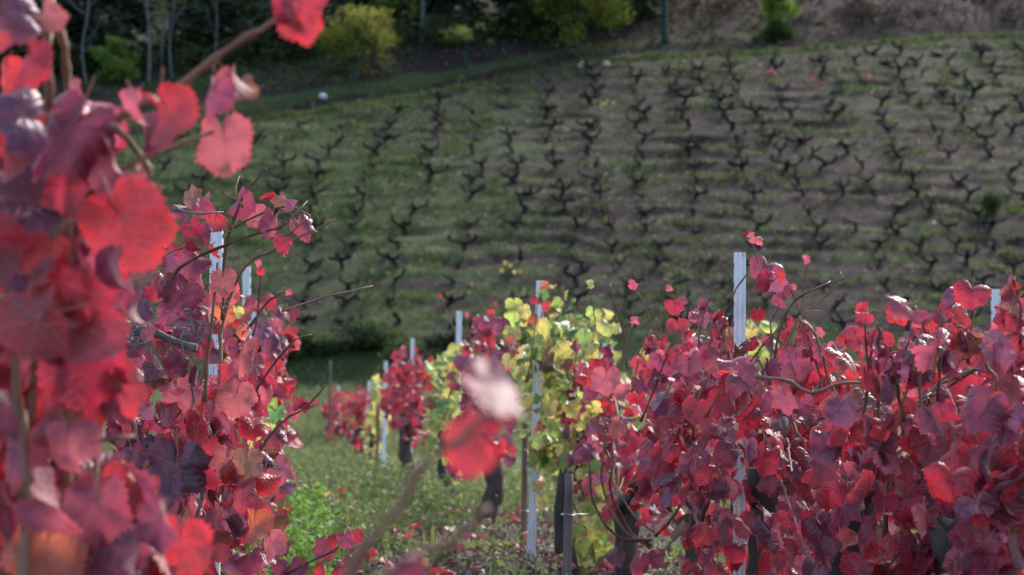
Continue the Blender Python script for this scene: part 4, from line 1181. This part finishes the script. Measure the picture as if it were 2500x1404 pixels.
# upright grass blades in the aisle
x, y = scatter(26000, -0.5, 2.2, 9, 40, 1.3, aisle)
P = np.stack([x, y, gh(x, y) - .01], 1)
V, Fq = leafcards(rs, P, .07 + .12 * rs.rand(len(x)), 0.93, width=.07)
tag(link('grass', fastmesh('grass', V, Fq, [M['weed']])), 'thin upright grass blades among the weeds of the aisle', 'grass', kind='stuff')
# far grass below the bank
n = 38000
y = 42 + 17 * rs.rand(n); x = -14 + 18 * rs.rand(n)
P = np.stack([x, y, gh(x, y)], 1)
V, Fq = leafcards(rs, P, .08 + .14 * rs.rand(n), 0.75, width=.2)
M['meadow'] = plain_leaf('meadow_grass', ((0.10, 0.135, 0.055), (0.19, 0.21, 0.10), (0.24, 0.22, 0.12)), .6, .4, .8)
tag(link('meadow_grass', fastmesh('meadow_grass', V, Fq, [M['meadow']])), 'short grass on the open strip below the hillside bank', 'grass', kind='stuff')
# hillside grass, thick on the terrace lips
n = 150000
y = 60 + 45 * rs.rand(n); x = -16 + 44 * rs.rand(n)
q = qvar(x, y); qv = qvar(x, vergeY(x)); t = q - qv
ph = tphase(x, y, q); fr = ph - np.floor(ph)
edge = np.clip(1 - np.abs((fr + 0.5) % 1.0 - 0.5) / 0.2, 0, 1)
left = np.clip((6 - x) / 18, 0, 1)
pr = (0.07 + 0.55 * edge + 0.32 * left) * np.clip(0.45 + 1.6 * vnoise(x, y, 1.5) + 0.8 * vnoise(x, y, 5), 0, 1)
pr = np.where(t > 0.4, 0.25 * np.clip((18 - x) / 14, 0, 1) * (t > 3.2) * np.clip(.3 + 2 * vnoise(x, y, 2), 0, 1), pr)
pr = np.where(np.abs(t) < .35, 0.85, pr)
keep = rs.rand(n) < pr; x, y = x[keep], y[keep]
x = np.repeat(x, 2) + rs.randn(len(x) * 2) * .05; y = np.repeat(y, 2) + rs.randn(len(y) * 2) * .05
P = np.stack([x, y, gh(x, y) - .01], 1)
V, Fq = leafcards(rs, P, .09 + .19 * rs.rand(len(x)), 0.7, width=.3)
tag(link('hillside_grass', fastmesh('hillside_grass', V, Fq, [M['hillgrass']])), 'short grass growing along the lips of the hillside terraces', 'grass', kind='stuff')
# leafy weed clumps on the hillside
nc = 5200
cy = 60 + 40 * rs.rand(nc); cx = -16 + 44 * rs.rand(nc)
t = qvar(cx, cy) - qvar(cx, vergeY(cx))
keep = rs.rand(nc) < (0.30 + 0.6 * np.clip((6 - cx) / 18, 0, 1)) * np.clip(.55 + 2.2 * vnoise(cx, cy, 3.0), 0.08, 1) * np.where((t > .4) & (t < 3.4), .12, 1)
cx, cy = cx[keep], cy[keep]
k_ = 14; sp_ = np.repeat(.10 + .22 * rs.rand(len(cx)), k_)
x = np.repeat(cx, k_) + rs.randn(len(cx) * k_) * sp_; y = np.repeat(cy, k_) + rs.randn(len(cx) * k_) * sp_ * .6
P = np.stack([x, y, gh(x, y) + .12 * rs.rand(len(x))], 1)
V, Fq = leafcards(rs, P, .07 + .11 * rs.rand(len(x)), 0.45, width=.6)
M['hillweed'] = plain_leaf('hill_weed', ((0.055, 0.105, 0.034), (0.10, 0.145, 0.045), (0.15, 0.17, 0.06)), .55, .35, .6)
tag(link('hillside_weeds', fastmesh('hillside_weeds', V, Fq, [M['hillweed']])), 'clumps of leafy green weeds dotted over the hillside', 'weeds', kind='stuff')
# dead leaves across the hillside
n = 9000
y = 60 + 45 * rs.rand(n); x = -14 + 42 * rs.rand(n)
P = np.stack([x, y, gh(x, y) + .02], 1)
V, Fq = leafcards(rs, P, .06 + .10 * rs.rand(n) ** 2, 0.35, width=.9)
tag(link('leaf_litter', fastmesh('leaf_litter', V, Fq, [M['litter']])), 'dead tan and yellow leaves strewn over the hillside', 'leaf litter', kind='stuff')

n = 9000
y = 84 + 26 * rs.rand(n); x = 2 + 26 * rs.rand(n)
keep = (qvar(x, y) - qvar(x, vergeY(x))) > 4.0; x, y = x[keep], y[keep]
P = np.stack([x, y, gh(x, y) + .03], 1)
V, Fq = leafcards(rs, P, .08 + .16 * rs.rand(len(x)), 0.3, width=.8)
M['litter2'] = plain_leaf('brown_litter', ((0.060, 0.040, 0.032), (0.035, 0.027, 0.024), (0.13, 0.10, 0.055)), .8, .15, 1.0)
tag(link('bank_litter', fastmesh('bank_litter', V, Fq, [M['litter2']])), 'brown dead leaves and twigs on the slope above the path', 'leaf litter', kind='stuff')
x, y = scatter(9000, -0.3, 2.4, 9, 26, 1.2)
P = np.stack([x, y, gh(x, y) + .012 + .03 * rs.rand(len(x))], 1)
V, Fq = leafcards(rs, P, .015 + .035 * rs.rand(len(x)), 0.1, width=.8)
M['litter3'] = plain_leaf('aisle_litter', ((0.16, 0.085, 0.06), (0.09, 0.06, 0.045), (0.26, 0.07, 0.06)), .8, .15, 4.0)
tag(link('aisle_litter', fastmesh('aisle_litter', V, Fq, [M['litter3']])), 'scraps of dead leaf and twig on the aisle soil', 'leaf litter', kind='stuff')
# slate gravel on the bare strip under the middle row
ico = np.array([(0, 0, .6), (.9, 0, .1), (.3, .85, .05), (-.7, .5, .1), (-.75, -.5, 0), (.25, -.9, .1), (0, 0, -.5)])
icf = np.array([(0, 1, 2), (0, 2, 3), (0, 3, 4), (0, 4, 5), (0, 5, 1), (6, 2, 1), (6, 3, 2), (6, 4, 3), (6, 5, 4), (6, 1, 5)])
n = 9000
x, y = scatter(n, 0.5, 2.4, 9.2, 16, 1.4)
sc = .006 + .022 * rs.rand(len(x)) ** 3
az = rs.rand(len(x)) * 6.28
base = ico[None] * (1 + .35 * rs.randn(len(x), 7, 3) * .5)
V = np.empty_like(base)
V[..., 0] = base[..., 0] * np.cos(az)[:, None] - base[..., 1] * np.sin(az)[:, None]
V[..., 1] = base[..., 0] * np.sin(az)[:, None] + base[..., 1] * np.cos(az)[:, None]
V[..., 2] = base[..., 2] * .7
V = V * sc[:, None, None] + np.stack([x, y, gh(x, y) + sc * .15], 1)[:, None]
Fq = (icf[None] + (np.arange(len(x)) * 7)[:, None, None]).reshape(-1, 3)
tag(link('gravel', fastmesh('gravel', V.reshape(-1, 3), Fq, [M['pebble']])), 'grey slate gravel on the bare soil under the vines', 'gravel', kind='stuff')

# fallen vine leaves lie singly on the aisle
g = random.Random(77)
FN = {'C': 'crimson', 'R': 'bright red', 'S': 'salmon pink', 'B': 'brown', 'Y': 'yellow', 'O': 'orange', 'P': 'purple', 'K': 'pink'}
for i in range(210):
    Z = 9.6 + 22 * g.random() ** 1.8
    off = g.uniform(0.0, 2.0) if g.random() < .6 else g.gauss(0.25, .2)
    p = rowp(off, Z); p.z = gz(p.x, p.y) + .04 + g.random() * .06
    key = g.choices(['C', 'R', 'S', 'B', 'Y', 'O', 'P', 'K'], [22, 12, 14, 20, 8, 6, 10, 6])[0]
    nm = Vector((g.gauss(0, .3), g.gauss(0, .3), 1))
    if g.random() < .3: nm = -nm
    m = pose(p, nm, Vector((g.gauss(0, 1), g.gauss(0, 1), 0)), g.uniform(.06, .12))
    o = link('fallen_leaf', g.choice(MIDL), None, m, colr(key, g))
    zone = 'at the foot of the left row' if off < .28 else 'at the far end of the aisle' if Z > 21 else 'halfway down the grassy aisle' if Z > 15 else 'on the soil under the middle row' if off > 1.25 else 'in the near weeds of the aisle'
    tag(o, 'fallen %s vine leaf lying %s' % (FN[key], zone), 'leaf', 'fallen %s leaves %s' % (FN[key], zone))

# ================================================================== SHRUBS, TREES AND STONES ON THE HILL
def leafmass(rs, blobs, n, size, up=0.1, width=.6, holes=0.35):
    """leaves spread through several lumps (centre, radii); more towards the outside"""
    w = np.array([b[1][0] * b[1][1] * b[1][2] for b in blobs]) ** .7; w = w / w.sum()
    idx = rs.choice(len(blobs), n, p=w)
    C = np.array([b[0] for b in blobs])[idx]; Rr = np.array([b[1] for b in blobs])[idx]
    d = rs.randn(n, 3); d /= np.linalg.norm(d, axis=1)[:, None]
    rad = (0.25 + .75 * rs.rand(n) ** .45)[:, None]
    P = C + d * Rr * rad
    nz = vnoise(P[:, 0] + P[:, 2] * .7, P[:, 1] + P[:, 2] * .5, .45) + vnoise(P[:, 0] * 1.3 - P[:, 2], P[:, 2] + 9, .8)
    keep = nz > -0.5 + holes
    P = P[keep]
    return leafcards(rs, P, size * (.6 + .8 * rs.rand(len(P))), up, width=width)

def crown_tree(name, label, cat, base, trunk_h, trunk_r, blobs, n, size, mat, bark_m, seed, limbs=6, holes=.3, sunk=.2, group=None):
    rs = np.random.RandomState(seed); g = random.Random(seed)
    root = empty(name, tuple(base), label, cat, group)
    top = Vector((g.gauss(0, .08), g.gauss(0, .08), trunk_h))
    V, Fc = tube(spline([Vector((0, 0, -sunk)), Vector((g.gauss(0, .05), g.gauss(0, .05), trunk_h * .5)), top], 10), [trunk_r * (1.25 - .5 * i / 9) for i in range(10)], 9, rough=.1, rng=g)
    for i in range(limbs):
        c, r = blobs[i % len(blobs)]
        e = Vector(c) + Vector((g.uniform(-.5, .5) * r[0], g.uniform(-.5, .5) * r[1], g.uniform(-.1, .6) * r[2]))
        s = Vector((0, 0, 0)).lerp(top, g.uniform(.55, 1))
        tube(spline([s, s.lerp(e, .5) + Vector((g.gauss(0, .1), g.gauss(0, .1), .15)), e], 6), [trunk_r * .5 * (1 - .8 * k / 5) for k in range(6)], 5, V=V, Fc=Fc)
    link('trunk', newmesh('trunk', V, Fc, [M[bark_m]]), root)
    V, Fq = leafmass(rs, blobs, n, size, holes=holes)
    link('crown', fastmesh('crown', V, Fq, [M[mat]]), root)
    return root
def lumps(seed, cx, cz, rx, rz, n, spread=.75, sub=.45, dz=0.0):
    g = random.Random(seed); out = []
    for i in range(n):
        a = g.uniform(0, 6.28); r = g.uniform(.2, 1) * spread; h = g.uniform(-1, 1) * spread
        k = math.sqrt(max(.05, 1 - (h * .8) ** 2))
        s = sub * g.uniform(.6, 1.25)
        out.append(((cx + math.cos(a) * r * rx * k, math.sin(a) * r * rx * k, cz + h * rz + dz), (rx * s, rx * s, rz * s)))
    return out
M['yg'] = plain_leaf('yellow_green_crown', ((0.18, 0.20, 0.042), (0.28, 0.26, 0.055), (0.10, 0.13, 0.03)), .55, .4, .8)
M['gy'] = plain_leaf('green_crown_turning', ((0.10, 0.16, 0.03), (0.17, 0.21, 0.035), (0.48, 0.36, 0.05)), .55, .4, .6)
M['bg'] = plain_leaf('bright_green_crown', ((0.13, 0.21, 0.042), (0.19, 0.27, 0.055)), .55, .4, .9)
M['dk'] = plain_leaf('dark_evergreen', ((0.020, 0.034, 0.016), (0.040, 0.060, 0.026)), .6, .15, .5)
M['ol'] = plain_leaf('pale_olive_crown', ((0.17, 0.20, 0.055), (0.23, 0.25, 0.07)), .55, .35, 1.2)
M['md'] = plain_leaf('mid_green_shrub', ((0.040, 0.070, 0.020), (0.065, 0.105, 0.030), (0.10, 0.11, 0.03)), .6, .3, .8)
def ground_hit(px, py):
    p = hit(px, py); p.z = gz(p.x, p.y); return p
b = ground_hit(868, 196)
crown_tree('yellow_bush', 'yellow green rounded bush at the top left edge of the vineyard', 'bush', b, .9, .10, lumps(1, 0, 1.65, 2.0, 1.4, 26, .85, .40) + [((.3, 0, 2.7), (.5, .5, .6)), ((-1.1, 0, 2.3), (.4, .4, .6)), ((1.25, 0, 1.9), (.35, .35, .7))], 7000, .14, 'yg', 'mossbark', 301, 9)
b = ground_hit(1140, 165)
crown_tree('small_tree', 'small pale tree with a thin dark trunk and flat open crown', 'tree', b, 1.1, .085, lumps(2, .1, 1.45, 1.35, .5, 11, .8, .38), 1500, .15, 'ol', 'mossbark', 302, 7, .4)
b = ground_hit(1398, 116)
crown_tree('autumn_tree', 'broad green tree turning yellow on its right side', 'tree', b, 1.3, .20, lumps(3, 0, 2.4, 2.5, 1.9, 30, .9, .36), 12000, .17, 'gy', 'mossbark', 303, 10)
b = ground_hit(1622, 104)
crown_tree('dark_tree', 'dark trunked tree whose crown is cut by the top of the picture', 'tree', b, 2.4, .14, lumps(4, 0, 4.2, 1.9, 1.3, 12, .8, .36), 4500, .16, 'md', 'mossbark', 304, 7)
b = ground_hit(1893, 104)
crown_tree('green_bush', 'bright green bush standing alone at the path, dark below', 'bush', b, .9, .12, lumps(5, .15, 1.75, 1.2, .95, 14, .8, .42), 6000, .13, 'bg', 'mossbark', 305, 7, .2)
rs_ = np.random.RandomState(15)
sk = empty('dark_shrub', tuple(b + Vector((-.1, -.3, 0))), 'low dark shrub spreading under the bright green bush', 'shrub')
V, Fq = leafmass(rs_, lumps(6, 0, .45, 1.0, .5, 9, .8, .5), 3200, .14, holes=.2); link('foliage', fastmesh('foliage', V, Fq, [M['md']]), sk)
b = ground_hit(1030, 104)
crown_tree('grey_trunk_tree', 'tree with a slim pale trunk and bright green hanging foliage', 'tree', b, 4.6, .10,
           [((-1.6, 0, 2.0), (.9, .8, .5)), ((-2.6, .2, 2.6), (.9, .8, .6)), ((-1.0, -.2, 2.7), (.9, .8, .6)), ((.8, 0, 3.2), (1.2, 1, .6)), ((-.5, 0, 4.2), (2.2, 1.6, 1.0)), ((-2.4, 0, 3.4), (1.1, .9, .7)), ((-.45, 0, 1.6), (.4, .4, .5))], 7000, .17, 'bg', 'greybark', 306, 7, .3)
b = ground_hit(292, 200)
crown_tree('green_shrub', 'rounded green shrub among the pale bare trees, top left', 'shrub', b, .6, .06, lumps(7, 0, .95, 1.35, .95, 14, .8, .4), 5200, .14, 'bg', 'mossbark', 307, 6, .25)
b = ground_hit(720, 40)
# pale bare trees at the wood's edge
def bare_tree(px, py, label, seed, h, r, lean=0.0):
    g = random.Random(seed); b = ground_hit(px, py)
    root = empty('bare_tree', tuple(b), label, 'tree', 'pale bare trees at the edge of the wood')
    tp = Vector((lean, 0, h))
    P = spline([Vector((0, 0, -.2)), Vector((lean * .3 + g.gauss(0, .22), 0, h * .3)), Vector((lean * .6 + g.gauss(0, .3), 0, h * .65)), tp], 14)
    V, Fc = tube(P, [r * (1.1 - .8 * i / 13) for i in range(14)], 7, rough=.08, rng=g)
    link('trunk', newmesh('trunk', V, Fc, [M['greybark']]), root)
    for i in range(9):
        s = P[g.randrange(4, 13)]
        a = g.uniform(0, 6.28); L = g.uniform(.8, 1.9)
        d = Vector((math.cos(a), math.sin(a) * .7, g.uniform(.2, 1.0)))
        Q = spline([s, s + d * L * .5 + Vector((0, 0, g.uniform(-.2, .15))), s + d * L + Vector((g.gauss(0, .2), 0, g.uniform(0, .5)))], 7)
        BV, BF = tube(Q, [r * .42 * (1 - .75 * k / 6) for k in range(7)], 5)
        for j in range(4):
            e = Q[g.randrange(2, 7)]; dd = Vector((g.gauss(0, .5), g.gauss(0, .4), g.gauss(.3, .4)))
            tube([e, e + dd * .35, e + dd * .8 + Vector((0, 0, g.gauss(0, .15)))], [r * .16, r * .12, r * .06], 4, V=BV, Fc=BF)
        link('branch', newmesh('branch', BV, BF, [M['greybark']]), root)
bare_tree(213, 205, 'pale bare tree with crooked branches, leftmost of those at the wood edge', 401, 5.0, 0.064)
bare_tree(362, 205, 'tall straight pale bare trunk rising behind the green shrub', 402, 6.0, 0.068)
bare_tree(420, 190, 'thin pale leaning bare tree just right of the green shrub', 403, 5.0, 0.049, -.4)
bare_tree(515, 182, 'slim crooked bare tree between the shrub and the yellow bush', 404, 4.6, 0.045, .1)
# dark wood behind
k = 0
for px, py, w, hgt in ((-120, 165, 2.6, 6), (60, 172, 2.4, 5), (230, 150, 2.6, 6), (420, 138, 2.5, 5.5), (580, 128, 2.6, 6), (730, 112, 2.6, 5.5), (900, 62, 2.6, 6), (1090, 84, 2.0, 5.2), (1230, 84, 2.2, 6), (1350, 60, 2.6, 6), (1540, 38, 2.2, 5.5)):
    b = ground_hit(px, py)
    labs = ['dark evergreen behind the left edge leaves', 'dark evergreen behind the leftmost pale bare tree', 'dark evergreen above the rounded green shrub', 'dark evergreen behind the thin leaning bare tree', 'dark evergreen behind the slim crooked bare tree', 'dark evergreen behind the high blurred shoot tip',
            'dark evergreen behind the yellow green bush', 'dark evergreen behind the slim pale trunk', 'dark evergreen between the pale trunk and the broad tree', 'dark evergreen behind the broad turning tree', 'dark evergreen behind the dark trunked tree']
    crown_tree('evergreen_tree', labs[k] + ' at the top of the picture', 'tree', b, 2.6, .2, lumps(40 + k, 0, hgt * .40, w, hgt * .45, 24, .9, .36), 5200, .32, 'dk', 'treebark', 500 + k, 5, .12, group='dark trees of the wood')
    k += 1
# sparse yellow saplings in front of the dark wood
for px, py, lab, sd in ((395, 172, 'sparse yellow sapling among the pale bare trees', 601), (450, 160, 'thin yellow leaved sapling left of the crooked bare tree', 602)):
    b = ground_hit(px, py)
    crown_tree('sapling', lab, 'sapling', b, 2.0, .04, lumps(sd, 0, 2.2, .9, 1.2, 8, .85, .4), 420, .13, 'yg', 'greybark', sd, 6, .35)
# shrubs on the bank at the foot of the hill
g = random.Random(66)
sl = ['leftmost dark shrub on the bank at the hill foot', 'second shrub from the left on the bank at the hill foot', 'third shrub from the left on the bank at the hill foot', 'fourth shrub from the left on the bank at the hill foot', 'fifth shrub from the left on the bank at the hill foot', 'sixth shrub from the left on the bank at the hill foot', 'seventh shrub from the left on the bank at the hill foot', 'eighth shrub from the left on the bank at the hill foot', 'ninth shrub from the left on the bank at the hill foot']
for i in range(9):
    x = -7.6 + i * .95 + g.uniform(-.2, .2); y = solve_y(x, 59.3 + g.uniform(-.4, 1.2))
    r_ = empty('bank_shrub', (x, y, gz(x, y)), sl[i], 'shrub', 'shrubs on the bank below the bush vines')
    w = g.uniform(.6, .95)
    V, Fq = leafmass(np.random.RandomState(80 + i), lumps(80 + i, 0, .35, w, .5, 8, .8, .5), 2000, .12, holes=.2)
    link('foliage', fastmesh('foliage', V, Fq, [M['md' if i % 3 else 'dk']]), r_)
    for j in range(5):
        a = g.uniform(0, 6.28)
        V, Fc = tube([Vector((0, 0, -.1)), Vector((math.cos(a) * .2, math.sin(a) * .2, .3)), Vector((math.cos(a) * .5, math.sin(a) * .4, .7))], [.02, .014, .008], 5)
        link('stem', newmesh('stem', V, Fc, [M['treebark']]), r_)
b = ground_hit(2420, 535)
crown_tree('hillside_bush', 'small green upright bush among the bare vines near the right edge', 'bush', b, .5, .04, lumps(8, 0, .75, .42, .65, 8, .8, .5), 1300, .11, 'md', 'treebark', 308, 4, .2)

def stone(px, py, r, label, mat, seed):
    g = random.Random(seed); b = ground_hit(px, py)
    import bmesh
    bm = bmesh.new(); bmesh.ops.create_icosphere(bm, subdivisions=2, radius=1)
    off = [Vector((g.gauss(0, 1), g.gauss(0, 1), g.gauss(0, 1))).normalized() for _ in range(9)]
    for v in bm.verts:
        d = v.co.normalized(); k = 1.0
        for o in off: k = min(k, .82 / max(.05, d.dot(o)) if d.dot(o) > .75 else 1.0)
        v.co = Vector((d.x * r * k * 1.15, d.y * r * k, d.z * r * k * .9))
    me = bpy.data.meshes.new('stone'); bm.to_mesh(me); bm.free(); me.materials.append(M[mat])
    o = link('stone', me); o.location = b + Vector((0, 0, r * .65))
    tag(o, label, 'stone', 'marker stones along the path edge')
stone(1421, 166, .155, 'round white stone on the path edge below the broad turning tree', 'rock', 1)
stone(1481, 164, .15, 'dull tan stone beside the round white one', 'rock_tan', 2)
stone(789, 243, .17, 'white stone on the path edge below the yellow bush', 'rock', 3)

# undergrowth along the foot of the wood, and low scrub above the path
def scrub(name, label, pts, n_each, mat, seed, w=(.7, 1.3), h=(.4, .9), size=.15):
    rs2 = np.random.RandomState(seed); g2 = random.Random(seed); bl = []
    for px, py in pts:
        b = ground_hit(px, py)
        for _ in range(3):
            bl.append(((b.x + g2.gauss(0, .7), b.y + g2.gauss(0, .5), b.z + g2.uniform(.1, .5)), (g2.uniform(*w), g2.uniform(*w) * .8, g2.uniform(*h))))
    V, Fq = leafmass(rs2, bl, n_each * len(pts), size, holes=.3)
    tag(link(name, fastmesh(name, V, Fq, [M[mat]])), label, 'undergrowth', kind='stuff')
g = random.Random(99)
M['ug'] = plain_leaf('undergrowth_leaf', ((0.032, 0.052, 0.020), (0.065, 0.090, 0.032), (0.20, 0.18, 0.04)), .6, .25, .7)
scrub('undergrowth', 'dark green undergrowth with yellow specks along the foot of the wood', [(x, float(np.interp(x, [-40, 300, 600, 900, 1300, 1500], [195, 172, 150, 100, 92, 60])) + g.uniform(-12, 10)) for x in range(-40, 1500, 55)], 900, 'ug', 71)
scrub('brown_scrub', 'low brown green scrub on the slope above the path', [(g.uniform(1480, 2480), g.uniform(2, 62)) for _ in range(26)], 420, 'litter2', 72, (.5, 1.0), (.15, .4), .13)
# a few last leaves on the bare hillside vines: small red and yellow sprigs
g = random.Random(88)
for i, (px, py, key, lab) in enumerate(((1240, 655, 'Y', 'last yellow leaves on a bare vine above the leaning post'), (2000, 190, 'R', 'last red leaves on a high vine near the top right'), (1890, 175, 'R', 'last red leaves on a high vine below the bright green bush'),
                                        (2110, 185, 'R', 'last red leaves beside the top right rows'), (1460, 245, 'L', 'last greenish leaves on a vine below the white stone'))):
    b = ground_hit(px, py + 35)
    o = empty('leafy_shoot', tuple(b), lab, 'shoot', 'shoots with last leaves on the hillside')
    V, Fc = tube([Vector((0, 0, -.05)), Vector((.04, 0, .3)), Vector((-.03, 0, .62))], [.012, .009, .005], 5)
    link('stem', newmesh('stem', V, Fc, [M['hillbark']]), o)
    for j in range(6):
        p = Vector(b) + Vector((g.gauss(0, .22), g.gauss(0, .15), g.uniform(.3, .7)))
        free_leaf(o, g, p, g.uniform(.10, .15), key, False, (0, -1, .4))
